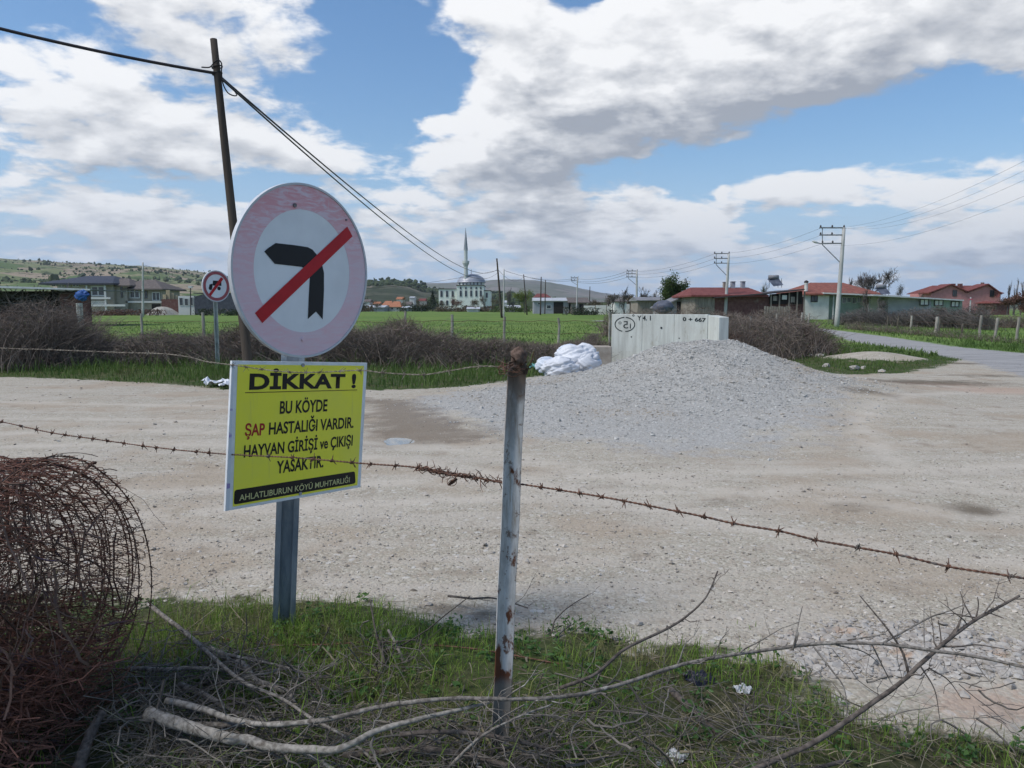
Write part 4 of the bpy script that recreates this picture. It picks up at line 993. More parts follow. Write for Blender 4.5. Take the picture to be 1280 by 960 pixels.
# ------------------------------------------------------------ cut branches
m_bark = pm('grey_bark', (.075, .065, .055), (.25, .225, .195), 55, .9, .9, .004, c3=(.36, .34, .30), s3=22, stretch=(1, 1, 1))
m_pale = pm('lichen_bark', (.12, .108, .09), (.34, .315, .275), 50, .9, .9, .004, c3=(.10, .085, .07), s3=16)
m_bark2 = pm('dark_bark', (.055, .045, .038), (.15, .125, .105), 45, .9, .6, .002)
def branch(label, pts, w0, w1, h=None, side=8, sub=None, m=None, cat='branch', group='cut branches heaped along the fence', seed=1, sl=.22):
    """pts (px, py, height above ground); widths in pixels"""
    W_ = []
    for p in pts:
        q = on(p[0], p[1], p[2]); W_.append(q)
    W_ = np.array(W_); n = max(12, 6 * len(pts)); C = smooth_line(W_, n); dist = np.linalg.norm(C - np.array([0, 0, EYE]), axis=1)
    C = C + .004 * np.stack([fbm(np.arange(n) * .5, np.zeros(n), 1, 3, seed), fbm(np.arange(n) * .5, np.ones(n) * 9, 1, 3, seed), fbm(np.arange(n) * .5, np.ones(n) * 19, 1, 3, seed)], 1)
    rad = np.linspace(w0, w1, n) / F * dist / 2 * (1 + .25 * fbm(np.arange(n) * .9, np.ones(n), 1, 2, seed + 3))
    t = thing('branch', label, cat, tuple(C[0]), group); rs = np.random.default_rng(seed)
    mb = MB(); addtubes(mb, C, rad, 8, cap=True); mb.build('stem', m or m_bark, t, smooth=True)
    for sp_ in (sub or []):
        Q = smooth_line([on(*p) for p in sp_[0]], 5 * len(sp_[0])); dq = np.linalg.norm(Q - np.array([0, 0, EYE]), axis=1)
        mb = MB(); addtubes(mb, Q, np.linspace(sp_[1] * .62, sp_[2] * .62, len(Q)) / F * dq / 2, 5); mb.build('twig', m or m_bark, t, smooth=True)
    for k in range(side):
        i = rs.integers(n // 5, n - 1); T = C[min(i + 1, n - 1)] - C[i - 1]; T /= np.linalg.norm(T)
        e = T * rs.uniform(.3, .9) + rs.normal(0, .6, 3); e[2] = abs(e[2]) * .8 if rs.random() < .7 else e[2] * .5; e /= np.linalg.norm(e); L = rs.uniform(.06, sl)
        kk = np.linspace(0, 1, 6)[:, None]; Q = C[i] + e * L * kk + rs.normal(0, .25, 3) * L * kk ** 2 + rs.normal(0, .004, (6, 3)) * (kk > 0)
        mb = MB(); addtubes(mb, Q, np.linspace(min(rad[i] * .5, .003), .0006, 6), 4)
        for q in range(2):
            j = rs.integers(2, 5); e3 = e + rs.normal(0, .6, 3); e3 /= np.linalg.norm(e3); addtubes(mb, Q[j] + e3 * L * .35 * np.linspace(0, 1, 4)[:, None] + rs.normal(0, .002, (4, 3)) * np.linspace(0, 1, 4)[:, None], np.linspace(.0012, .0005, 4), 3)
        mb.build('twig', m or m_bark, t)
    return t
branch('longest pale branch sweeping across in front of the steel post to the right edge', [(200, 905, .12), (320, 906, .16), (400, 901, .22), (472, 884, .26), (520, 877, .29), (571, 873, .30), (640, 874, .30), (690, 872, .30), (757, 861, .30), (844, 833, .32), (894, 822, .34), (960, 812, .36), (1030, 804, .40), (1106, 805, .42), (1170, 814, .42), (1222, 821, .42), (1300, 838, .42)], 6, 3, side=12,
       sub=[([(991, 813, .37), (995, 795, .42), (999, 775, .46), (1003, 758, .50), (1050, 750, .52)][:4], 4, 1.5), ([(1059, 800, .41), (1098, 794, .44), (1112, 786, .46)], 3, 1.2), ([(1100, 806, .42), (1125, 792, .44), (1164, 771, .48), (1185, 764, .50), (1205, 756, .52)], 4, 1.6),
            ([(1017, 808, .39), (1040, 838, .34), (1055, 860, .30), (1060, 895, .22)], 4, 1.5), ([(1045, 806, .4), (1080, 815, .36), (1105, 835, .3)], 3, 1), ([(1156, 812, .42), (1155, 790, .46), (1155, 755, .52)], 2.4, 1), ([(1090, 806, .42), (1110, 846, .3), (1117, 858, .27)], 2.6, 1), ([(990, 812, .37), (996, 800, .4), (998, 790, .42)], 4, 2)], m=m_bark2 if False else m_bark, seed=11)
branch('forked dark branch rising from the bottom edge towards the right', [(900, 985, .10), (960, 954, .12), (1018, 928, .17), (1077, 888, .24), (1123, 855, .31), (1161, 820, .39), (1190, 796, .44), (1217, 776, .47), (1250, 758, .50), (1274, 745, .53)], 6.5, 2.4, side=10,
       sub=[([(1136, 843, .33), (1128, 815, .40), (1112, 790, .46), (1092, 765, .51), (1075, 745, .55)], 5, 2), ([(1175, 808, .41), (1200, 808, .42), (1222, 806, .42), (1260, 812, .42)], 4, 1.4), ([(1217, 776, .47), (1206, 756, .51), (1200, 739, .55)], 3, 1.2), ([(1220, 773, .47), (1223, 758, .5), (1222, 746, .53)], 3, 1.4), ([(1190, 796, .44), (1200, 775, .48), (1207, 752, .52)], 2.6, 1), ([(1237, 766, .49), (1255, 773, .48)], 2.5, 1.5),
            ([(1161, 835, .38), (1185, 850, .34), (1203, 875, .28)], 3, 1), ([(1150, 832, .38), (1168, 862, .31), (1175, 900, .22)], 3, 1), ([(1176, 806, .41), (1176, 795, .43), (1173, 775, .47)], 3, 1.4)], m=m_bark2, seed=12)
branch('thin dark branch pointing up over the gravel right of centre', [(700, 860, .18), (745, 842, .23), (780, 812, .29), (830, 788, .33), (859, 770, .37), (882, 747, .43), (897, 714, .50)], 4.5, 1.6, side=5, m=m_bark2, seed=13, sub=[([(893, 722, .49), (902, 716, .50)], 1.5, 1)], sl=.1)
branch('thickest lichen crusted branch lying low at the bottom left', [(186, 892, .17), (235, 908, .17), (285, 923, .17), (310, 925, .165), (336, 933, .17), (385, 937, .18), (428, 935, .20), (472, 913, .23), (524, 899, .25), (570, 888, .26), (612, 878, .28)], 15, 3.5, side=6, seed=14, m=m_pale, sub=[([(345, 932, .17), (372, 938, .16), (400, 952, .14), (440, 975, .11)], 10, 7)])
branch('smooth pale branch just above the thick crusted one', [(208, 876, .17), (252, 886, .17), (289, 899, .18), (336, 906, .19), (385, 903, .21), (430, 896, .23)], 8, 4, side=5, seed=15, m=m_pale)
branch('long straight stick slanting down from the wire roll', [(185, 755, .16), (215, 778, .17), (242, 800, .17), (269, 824, .17), (302, 851, .17), (353, 874, .17), (390, 898, .18), (431, 921, .15), (472, 954, .10)], 5, 3, side=7, seed=16)
branch('short stout grey branch behind the straight stick', [(262, 812, .10), (302, 830, .11), (319, 850, .11), (356, 864, .10), (368, 880, .08)], 9, 6, side=4, seed=17)
branch('slender curved twig over the green grass', [(280, 818, .12), (296, 821, .13), (336, 829, .12), (370, 839, .11), (396, 856, .08)], 4, 2.5, side=3, seed=18)
branch('hooked pale branch at the bottom edge under the crusted one', [(222, 905, .09), (226, 925, .08), (240, 942, .07), (262, 956, .06), (290, 972, .05)], 7, 6, side=2, seed=19)
branch('dark short log leaning at the foot of the wire roll', [(92, 985, .06), (100, 955, .08), (112, 920, .12), (128, 890, .16)], 15, 8, side=6, seed=20, m=m_bark2)
branch('thin level stick low beside the wire roll', [(160, 835, .12), (198, 837, .14), (240, 835, .15), (282, 838, .14), (318, 850, .1)], 5, 3.5, side=5, seed=21)
branch('mottled stick under the pale branches at the left', [(225, 856, .07), (262, 872, .08), (300, 893, .08), (360, 905, .09)], 8, 5, side=5, seed=22)
branch('dead upright weed stalk between the sign pole and the steel post', [(486, 850, .02), (480, 825, .08), (474, 805, .13), (469, 788, .18), (463, 750, .27)], 5, 1.6, side=9, seed=23, m=m_bark2, sl=.14)
branch('bleached stick leaning in the grass right of the dead stalk', [(512, 842, .02), (498, 812, .10), (485, 787, .16)], 5, 3, side=1, seed=24)
branch('dark rotten stick in the weeds right of the post', [(838, 862, .05), (862, 884, .05), (885, 905, .05), (905, 925, .04)], 8, 5, side=3, seed=25, m=m_bark2)
branch('bare twig crossing low behind the rusty post', [(560, 745, .03), (590, 748, .05), (620, 748, .06), (660, 760, .05)], 3, 1.5, side=4, seed=26, m=m_bark2)
branch('fine bent twig standing on the gravel right of the post', [(690, 792, .01), (694, 775, .05), (712, 758, .09), (735, 744, .12)], 2.2, 1, side=3, seed=27, m=m_bark2, sl=.08)
branch('short peeled stick beside the tan pebble', [(694, 797, .02), (702, 789, .03), (713, 781, .04)], 3.5, 2.5, side=0, seed=28)
branch('sagging branch from the heap passing low in front of the post', [(500, 918, .16), (540, 915, .18), (590, 917, .18), (640, 925, .17), (700, 940, .12)], 6, 4, side=7, seed=29, m=m_bark2)
branch('crooked twig rising from the bottom edge left of the post', [(560, 960, .12), (600, 922, .22), (640, 900, .27), (690, 880, .29)], 4, 2, side=6, seed=30)
branch('low gnarled branch along the bottom edge in the middle', [(430, 945, .10), (500, 938, .12), (560, 940, .12), (640, 958, .09), (720, 975, .06)], 9, 5, side=8, seed=31, m=m_bark2)
branch('twiggy dark branch in the bottom right corner weeds', [(860, 985, .05), (930, 975, .06), (1000, 965, .07), (1060, 950, .08)], 7, 4, side=8, seed=32, m=m_bark2)
# tangle of fine twigs between the branches
mb = MB(); regs = [(150, 420, 830, 960, 750), (190, 330, 790, 850, 120), (400, 700, 885, 965, 420), (700, 1000, 880, 965, 200), (980, 1260, 820, 940, 45), (450, 520, 790, 850, 50), (640, 860, 830, 890, 60)]
for (x0, x1, y0, y1, n) in regs:
    px = RNG.uniform(x0, x1, n); py = RNG.uniform(y0, y1, n); hh = RNG.uniform(.02, .16, n)
    P0 = np.array([on(a, b_, c_) for a, b_, c_ in zip(px, py, hh)]); L = RNG.gamma(3, .055, n) + .04
    dv = RNG.normal(size=(n, 3)) * np.array([1, .7, .35]); dv /= np.linalg.norm(dv, axis=1, keepdims=True); kk = np.linspace(-.5, .5, 7)
    P = P0[:, None] + dv[:, None] * L[:, None, None] * kk[None, :, None] + RNG.normal(0, .16, (n, 1, 3)) * L[:, None, None] * (4 * kk ** 2 - .4)[None, :, None] + RNG.normal(0, .003, (n, 7, 3))
    P[..., 2] = np.maximum(P[..., 2], .012)
    addtubes(mb, P, (RNG.gamma(1.6, .0006, n) + .0006)[:, None] * np.linspace(1.2, .6, 7), 4)
m_twig = pm('grey_twig', (.045, .038, .032), (.20, .18, .155), 20, .9, .3, .001, rnd=.75)
tag(mb.build('brushwood', m_twig), 'dense grey brushwood tangled between the cut branches', None, None, 'stuff')

# ------------------------------------------------------------ litter
m_plastic = pm('white_plastic', (.62, .63, .64), (.74, .75, .75), 12, .4, .2, .002, trans=.25)
m_dark = pm('black_plastic', (.012, .012, .022), (.03, .03, .045), 12, .35, .2)
def crumple(name, label, px, py, h, w, ht, m, seed, cat='litter', group=None):
    rs = np.random.default_rng(seed); c = on(px, py, h); s = w / F * np.linalg.norm(c - np.array([0, 0, EYE])); a = np.linspace(-.5, .5, 14); A, B = np.meshgrid(a, a)
    zz = fbm(A * 5 + seed, B * 5, 1, 4, seed) * .9 + .6 * np.abs(fbm(A * 3, B * 3 + seed, 1, 2, seed + 4))
    th = rs.random() * 6; X_ = A * np.cos(th) - B * np.sin(th) + .35 * fbm(A * 4, B * 4, 1, 3, seed + 1); Y_ = A * np.sin(th) + B * np.cos(th) + .35 * fbm(A * 4, B * 4, 1, 3, seed + 2)
    V = np.stack([X_ * s, Y_ * s, zz * s * ht], -1).reshape(-1, 3) + c; i = np.arange(196).reshape(14, 14)
    mb = MB().add(V, np.stack([i[:-1, :-1], i[:-1, 1:], i[1:, 1:], i[1:, :-1]], -1).reshape(-1, 4)); o = mb.build(name, m)
    sm = o.modifiers.new('thickness', 'SOLIDIFY'); sm.thickness = .0015
    return tag(o, label, cat, group)
crumple('plastic_scrap', 'crumpled white plastic scrap in the grass below the long branch', 929, 861, .04, 15, 1.0, m_plastic, 3)
crumple('plastic_scrap', 'crushed white plastic scrap nearest the bottom edge', 845, 945, .04, 20, 1.0, m_plastic, 4)
crumple('plastic_scrap', 'second white shred beside the bottom edge scrap', 826, 953, .03, 12, .8, m_plastic, 5)
crumple('black_bag', 'shredded black plastic bag lying in the weeds', 875, 849, .04, 30, .7, m_dark, 6)
m_tarp = pm('pale_sheet', (.58, .60, .63), (.74, .75, .76), 5, .5, .3, .01)
def crumple_heap(name, label, px, py, w, m, seed, cat):
    o = crumple(name, label, px, py, gz(*on(px, py)[:2]) + .08, w, .55, m, seed, cat); return o
crumple_heap('plastic_sheet', 'torn white plastic sheet on the verge left of the yellow board', 272, 477, 30, m_tarp, 8, 'plastic sheet')
crumple_heap('plastic_sheet', 'smaller white plastic flap partly behind the yellow board', 288, 480, 24, m_tarp, 9, 'plastic sheet')
# white sacks
m_sack = pm('white_sack', (.60, .62, .66), (.74, .75, .77), 3, .5, .35, .02, trans=.1)
m_sack2 = pm('blue_white_sack', (.50, .55, .62), (.68, .71, .75), 3, .5, .35, .02)
def sack(px, py, Y, wpx, hpx, label, m, seed, rot=0):
    c = at(px, py, Y); w = wpx * .86 / F * Y / 2; h = hpx * 1.22 / F * Y / 2
    mb = MB(); blob(mb, c, 1.0, (w, w * .75, h), 90, 64, .15, 1.7, seed)
    return tag(mb.build('sack', m, smooth=True), label, 'sack', 'white sacks dumped beside the heap')
sack(722, 449, 16.9, 66, 34, 'large white sack forming the top of the dumped pile', m_sack, 1)
sack(700, 461, 16.4, 56, 25, 'slumped white sack at the front of the dumped pile', m_sack, 2)
sack(686, 458, 16.7, 40, 20, 'small creamy sack end at the left of the dumped pile', m_sack2, 3)
sack(735, 454, 16.6, 38, 28, 'folded white sack on the right beside the heap', m_sack, 4)
sack(712, 441, 17.2, 36, 18, 'bluish white sack tucked behind the top one', m_sack2, 5)
crumple('plastic_strip', 'turquoise plastic scrap left of the white sacks', 670, 458, .12, 16, .8, flat('turquoise_plastic', (.12, .36, .33), .5), 12)

# ------------------------------------------------------------ concrete headwall
m_conc, nt, b, co = base('cast_concrete', .85, .25)
n1 = noise(nt, vmath(nt, 'MULTIPLY', co, (1, 1, .09)).outputs[0], 7, 6, .62).outputs[0]; n2 = noise(nt, co, 2.2, 6, .6).outputs[0]; n3 = noise(nt, co, 30, 4, .6).outputs[0]
c = mixc(nt, maprange(nt, n1, .35, .62), (.42, .43, .39), (.54, .56, .51)); c = mixc(nt, maprange(nt, n2, .5, .72, 0, .6), c, (.48, .48, .43)); c = mixc(nt, maprange(nt, n1, .66, .74, 0, .5), c, (.38, .37, .33))
n4 = noise(nt, vmath(nt, 'MULTIPLY', co, (1, 1, .35)).outputs[0], 5, 7, .7).outputs[0]; c = mixc(nt, maprange(nt, n4, .58, .70, 0, .65), c, (.29, .27, .21)); c = mixc(nt, maprange(nt, n3, .66, .74, 0, .6), c, (.24, .23, .20))
nt.links.new(c, b.inputs['Base Color']); bump(nt, b, n3, .5, .006)
HW = thing('headwall', 'pale concrete culvert headwall with black painted numbers behind the heap', 'concrete wall', (4.0, 21.0, 0))
a = at(764.5, 392, 20.6); c_ = at(885, 393.8, 19.5); yaw_h = math.atan2(c_[1] - a[1], c_[0] - a[0])
HF = Frame((a + c_) / 2, Rz(yaw_h)); Lh = np.linalg.norm((c_ - a)[:2]) / 2
Hh = 1.9
# panels of formwork, each cast face its own slab with a fine joint
for k in range(3):
    x0 = -Lh + 2 * Lh * k / 3 + (.004 if k else 0); x1 = -Lh + 2 * Lh * (k + 1) / 3 - (.004 if k < 2 else 0)
    mb = MB(); HF.slab(mb, [(x0, -Hh), (x1, -Hh), (x1, 0), (x0, 0)], (0, .003, .001)[k], .30); mb.build('cast_panel', m_conc, HW, bevel=.012)
mb = MB(); HF.slab(mb, [(-Lh + .02, -Hh), (Lh - .02, -Hh), (Lh - .02, -.015), (-Lh + .02, -.015)], .012, .29); mb.build('core', m_conc, HW)
e_ = at(899, 396.6, 18.9); WF = Frame(((c_ + e_) / 2)[[0, 1, 2]], Rz(math.atan2(e_[1] - c_[1], e_[0] - c_[0]))); Lw = np.linalg.norm((e_ - c_)[:2]) / 2
mb = MB(); WF.slab(mb, [(-Lw + .004, -Hh), (Lw, -Hh), (Lw, e_[2] - WF.c[2]), (-Lw + .004, c_[2] - WF.c[2] - .004)], 0, .26); mb.build('wing_wall', m_conc, HW, bevel=.012)
def z7(x, y): return (740 + x / 7.11, 330 + y / 7.11)
m_paint = flat('black_spray', (.015, .022, .022), .6)
lettering(HF, 'Y 4. 1', z7(402, 500), z7(522, 500), z7(402, 460), m_paint, HW, .02, -.004)
lettering(HF, '0 + 667', z7(806, 505), z7(1012, 515), z7(806, 473), m_paint, HW, .03, -.004)
lettering(HF, 'o', z7(358, 465), z7(378, 465), z7(358, 440), m_paint, HW, .03, -.004)
lettering(HF, '5', z7(278, 572), z7(322, 572), z7(278, 508), m_paint, HW, .0, -.004, flip=True)
lettering(HF, 'o', z7(236, 535), z7(262, 535), z7(236, 500), m_paint, HW, .0, -.004)
lettering(HF, 'i', z7(336, 572), z7(346, 572), z7(336, 528), m_paint, HW, .03, -.004)
q0 = HF.loc(*z7(292, 537)); q1 = HF.loc(*z7(384, 537)); q2 = HF.loc(*z7(292, 470)); ra, rb = abs(q1[0] - q0[0]), abs(q2[2] - q0[2])
for s0, s1 in ((.06, 2.9), (3.2, 6.2)):
    t_ = np.linspace(s0, s1, 40) + PI / 2; o_ = [(q0[0] + ra * math.cos(x), q0[2] + rb * math.sin(x)) for x in t_]; i_ = [(q0[0] + (ra - .026) * math.cos(x), q0[2] + (rb - .026) * math.sin(x)) for x in t_]
    V = HF.w([(x, -.004, z) for x, z in o_ + i_]); n = 40; i = np.arange(n - 1); mb = MB().add(V, np.stack([i, i + 1, n + i + 1, n + i], 1)); mb.build('painted_oval', m_paint, HW)
for (x, y, r_) in ((616, 568, .028), (350, 648, .018), (775, 660, .016)):
    q = HF.loc(*z7(x, y)); mb = MB(); HF.disc(mb, r_, -.005, -.001, q[0], q[2], 14); mb.build('tie_hole', m_paint, HW)
mb = MB(); a = at(728, 433, 19.8); e_ = at(766, 433, 19.8); mb.box(a[0], e_[0] - .03, 19.75, 20.3, -.1, a[2]); m_cb = pm('brown_concrete', (.27, .23, .19), (.40, .355, .30), 5, .9, .4, .01)
tag(mb.build('concrete_block', m_cb, bevel=.02), 'low brownish concrete block at the left foot of the headwall', 'concrete block')

# puddle
m_pud = pm('puddle_water', (.20, .17, .13), (.26, .22, .17), 5, .02, 0, spec=1.0)
pc = on(497, 548.5) + np.array([.06, 0, 0]); zp = gz(pc[0], pc[1]) - .006; n = 40; t_ = np.arange(n) / n * 2 * PI; rr_ = 1 + .5 * fbm(np.cos(t_) * 2, np.sin(t_) * 2, 1, 3, 6)
mb = MB().add(np.vstack([np.stack([pc[0] + .22 * rr_ * np.cos(t_), pc[1] + .36 * rr_ * np.sin(t_), np.full(n, zp + .012)], 1), [[pc[0], pc[1], zp + .012]]]), None, [(i, (i + 1) % n, n) for i in range(n)])
tag(mb.build('puddle', m_pud), 'small bright puddle in the mud right of the yellow board', 'puddle')

# ------------------------------------------------------------ small truck sign
fr = Frame(at(270.3, 357.7, 18.6), Rz(math.radians(54)))
s2 = thing('road_sign', 'small distant round no trucks sign on a thin pole left of the big sign', 'road sign', (float(fr.c[0]), 18.6, 0))
mb = MB(); fr.ring(mb, .35, .375, -.01, .02, 48); mb.build('rim', m_rim, s2)
mb = MB(); fr.disc(mb, .35, -.004, .004, n=48); mb.build('face', m_white, s2)
mb = MB(); fr.ring(mb, .28, .352, -.009, -.003, 48); mb.build('red_ring', flat('dull_red', (.40, .10, .11), .5), s2)
def z8(x, y): return (120 + x / 7.11, 320 + y / 7.11)
mb = MB(); poly_on(fr, [z8(1038, 218), z8(1113, 222), z8(1113, 266), z8(1036, 262)], mb, -.008, -.004); mb.build('truck_body', m_black, s2)
mb = MB(); poly_on(fr, [z8(1008, 252), z8(1034, 246), z8(1034, 280), z8(1004, 276)], mb, -.008, -.004); mb.build('truck_cab', m_black, s2)
for p in (z8(1016, 286), z8(1092, 288)):
    q = fr.loc(*p); mb = MB(); fr.disc(mb, .045, -.008, -.004, q[0], q[2], 16); mb.build('truck_wheel', m_black, s2)
mb = MB(); poly_on(fr, [z8(1108, 188), z8(1130, 204), z8(1016, 358), z8(1002, 338)], mb, -.014, -.009); mb.build('red_bar', m_red, s2)
pb = fr.c + fr.R @ np.array([0, .06, 0]); pb[2] = -.2; mb = MB(); post_profile(mb, pb, (pb[0], pb[1], fr.c[2] + .2), [(x, y) for x, y in hat], Rz(0.2)); mb.build('pole', pm('grey_post', (.20, .24, .22), (.33, .37, .35), 6, .5, 0, metal=.3), s2)

# ------------------------------------------------------------ far land
def ridge(name, label, sil, Y1, Y0, mat, rough=.05, back=1.25):
    S = np.array(sil, float); n = 260
    u = np.linspace(S[0, 0], S[-1, 0], n); yy = np.interp(u, S[:, 0], S[:, 1]); yy = yy + 1.6 * fbm(u * .08, u * 0 + Y1, 1, 4, 2) * rough * 20
    top = np.array([at(a, b_, Y1) for a, b_ in zip(u, yy)]); rows = []
    m = 40
    for k in range(m + 8):
        if k <= m:
            t = k / m; Yk = Y0 + (Y1 - Y0) * t; f = t ** 1.25; X_ = top[:, 0] * (Yk / Y1); z = -1 + (top[:, 2] + 1) * f
            z = z + top[:, 2] * .35 * fbm(X_ / Y1 * 14, np.full(n, t * 5), 1, 4, 5) * np.sin(PI * t)
        else:
            t = (k - m) / 8; Yk = Y1 * (1 + (back - 1) * t); X_ = top[:, 0] * (1 + .1 * t); z = -1 + (top[:, 2] + 1) * (1 - t ** 1.5)
        rows.append(np.stack([X_, np.full(n, Yk), z], 1))
    V = np.concatenate(rows); i = np.arange(n * (m + 9 - 1)).reshape(-1, n)
    o = MB().add(V, np.stack([i[:-1, :-1], i[:-1, 1:], i[1:, 1:], i[1:, :-1]], -1).reshape(-1, 4)).build(name, mat, smooth=True)
    return tag(o, label, None, None, 'structure'), np.concatenate(rows[:m + 1])
def fields(name, cols, sc, dark=.5, tree=(.035, .05, .02), ts=6):
    m, nt, b, co = base(name, .95, .1)
    s = vmath(nt, 'MULTIPLY', co, (sc, sc * .8, sc * 3)).outputs[0]
    wv = noise(nt, s, 1.3, 3, .5); wadd = vmath(nt, 'ADD', s, None); nt.links.new(wv.outputs['Color'], wadd.inputs[1])
    v = nt.nodes.new('ShaderNodeTexVoronoi'); v.inputs['Scale'].default_value = 2.2; nt.links.new(wadd.outputs[0], v.inputs['Vector'])
    sp = nt.nodes.new('ShaderNodeSeparateColor'); nt.links.new(v.outputs['Color'], sp.inputs[0])
    c = mixc(nt, maprange(nt, sp.outputs[0], .2, .8), cols[0], cols[1]); c = mixc(nt, maprange(nt, sp.outputs[1], .6, .75), c, cols[2])
    n = noise(nt, s, ts, 7, .7).outputs[0]
    c = mixc(nt, maprange(nt, n, .52, .6, 0, dark), c, tree)
    nt.links.new(c, b.inputs['Base Color']); return m
m_h1 = fields('hill_fields', [(.10, .145, .05), (.25, .24, .13), (.30, .24, .17)], .005, .85)
m_h2 = fields('hill_scrub', [(.045, .055, .03), (.075, .08, .05), (.19, .165, .13)], .006, .95, (.022, .03, .016), 8)
m_h3 = fields('hill_far', [(.17, .16, .14), (.21, .19, .17), (.14, .145, .11)], .0016, .5)
m_h4 = fields('hill_mountain', [(.10, .10, .085), (.14, .125, .10), (.22, .26, .14)], .001, .5)
_, hillA = ridge('hill', 'green and tan terraced hillside at the left', [(-900, 330), (-400, 322), (-60, 320), (0, 323), (50, 326), (100, 329), (150, 331), (200, 334), (235, 338), (265, 342), (300, 352), (360, 366), (420, 378), (470, 387)], 2400, 420, m_h1)
_, hillB = ridge('hill', 'dark wooded hump right of the big sign', [(330, 384), (380, 366), (430, 354), (470, 351), (490, 350.5), (510, 354), (530, 361), (560, 364), (600, 366), (650, 371), (700, 378), (760, 386)], 1700, 600, m_h2)
ridge('hill', 'pale bare ridge behind the mosque', [(250, 378), (330, 362), (420, 353), (470, 352), (520, 354), (560, 353.5), (600, 351), (635, 349), (670, 350.5), (700, 355), (730, 361), (760, 368), (800, 376), (860, 385)], 5200, 2500, m_h3)
ridge('hill', 'long low blue mountain sloping down behind the poles', [(560, 378), (620, 356), (650, 352), (680, 354), (720, 360), (760, 367), (800, 373), (850, 378), (920, 382), (1000, 383.5)], 7800, 5400, m_h4)
ridge('hill', 'low tree covered rise at the right horizon', [(700, 383), (760, 377), (800, 374), (850, 376), (900, 378), (1000, 379), (1100, 379), (1200, 378), (1300, 377), (1500, 376), (2200, 378)], 1500, 700, m_h2)
m_ftree = pm('far_tree', (.022, .04, .014), (.07, .09, .035), .05, .9, 0, rnd=.7)
mb = MB()
for Hh_, n, s0 in ((hillA, 9000, 2.3), (hillB, 11000, 2.4)):
    k = RNG.integers(len(Hh_) // 6, len(Hh_), n); P = Hh_[k] + RNG.normal(0, 14, (n, 3)) * (1, 1, 0); s = RNG.gamma(3, s0 / 3, n); keep = fbm(P[:, 0] / 160, P[:, 1] / 160, 1, 3, 3) > -.03
    top = k[keep] >= len(Hh_) - 260 * 2
    stones(mb, P[keep] + np.stack([0 * s[keep], 0 * s[keep], s[keep] * .3], 1), s[keep], True, .95)
tag(mb.build('far_trees', m_ftree), 'dark dots of trees scattered over the distant hillsides', None, None, 'stuff')

# ------------------------------------------------------------ trees
def grow(p, d, L, r, lev, out, rs, spread=.6, up=.25, kids=(3, 5)):
    k = 5; kk = np.linspace(0, 1, k)[:, None]; b_ = rs.normal(0, .18, 3) * L; e = p + d * L * kk + b_ * kk ** 2
    out.append((e, np.linspace(r, r * .55, k), lev))
    if lev == 0: return
    for _ in range(rs.integers(*kids)):
        j = rs.uniform(.35, 1.0); i = min(k - 1, int(j * (k - 1) + .5)); nd = d + rs.normal(0, spread, 3) + np.array([0, 0, up]); nd /= np.linalg.norm(nd)
        grow(e[i], nd, L * rs.uniform(.55, .8), r * .55, lev - 1, out, rs, spread, up, kids)
def tree(name, label, px, Y, ytop, wpx, kind, seed=0, group=None, lf=None, bark=None, nleaf=1800, cat='tree', leafsize=None, trunk=.32, lev=4, minr=.012):
    rs = np.random.default_rng(seed + int(px)); base_ = at(px, 384, Y); x, y = base_[0], Y; H = at(px, ytop, Y)[2]; Wd = wpx / F * Y / 2
    t = thing(name, label, cat, (float(x), float(y), 0), group); out = []
    if kind == 'conifer':
        mb = MB(); addtubes(mb, np.array([(x, y, 0), (x, y, H * .5), (x, y, H)]), np.array([.02, .012, .004]) * H, 5); mb.build('trunk', bark or m_bark2, t)
        n = nleaf; h = RNG.random(n) ** .8; r = Wd * (1 - h) * (.35 + .65 * RNG.random(n)) * (1 + .25 * np.sin(h * 50)); th = RNG.random(n) * 2 * PI
        P = np.stack([x + r * np.cos(th), y + r * np.sin(th), H * (.08 + .92 * h)], 1)
        mb = MB(); leafquads(mb, P, RNG.uniform(.5, 1.3, n) * H * .045, 1); tag(mb.build('crown', lf, t), None, None, None, 'stuff'); return t
    grow(np.array([x, y, -.1]), np.array([rs.normal(0, .04), 0, 1.0]), H * trunk, max(H * .022, .03), lev, out, rs, .55 if kind != 'poplar' else .2, .3 if kind != 'poplar' else .9, (3, 6) if kind == 'bare' else (3, 5))
    allp = np.concatenate([o[0] for o in out]); mx = allp[:, 2].max(); rad = np.abs(allp[:, 0] - x).max() + 1e-6
    sc = np.array([Wd / rad, Wd / rad, H / mx]); org = np.array([x, y, 0])
    mt, mc = MB(), MB()
    for e, r, l in out:
        e = (e - org) * sc + org
        addtubes(mt if l >= lev - 1 else mc, e, np.maximum(r, minr * (1 if l < 2 else 1.5)), 5 if l >= lev - 1 else 3)
    mt.build('trunk', bark or m_bark2, t); o = mc.build('branches', bark or m_bark2, t); tag(o, None, None, None, 'stuff')
    if lf is not None:
        tips = np.array([(o[0][-1] - org) * sc + org for o in out if o[2] <= 1]); k = RNG.integers(0, len(tips), nleaf)
        P = tips[k] + RNG.normal(0, 1, (nleaf, 3)) * np.array([Wd, Wd, H * .35]) * .14
        mb = MB(); leafquads(mb, P, RNG.uniform(.5, 1.4, nleaf) * (leafsize or Wd * .09), .9); tag(mb.build('leaves', lf, t), None, None, None, 'stuff')
    return t
def foliage(name, a, b_): return pm(name, a, b_, .6, .75, 0, rnd=.65, trans=.2)
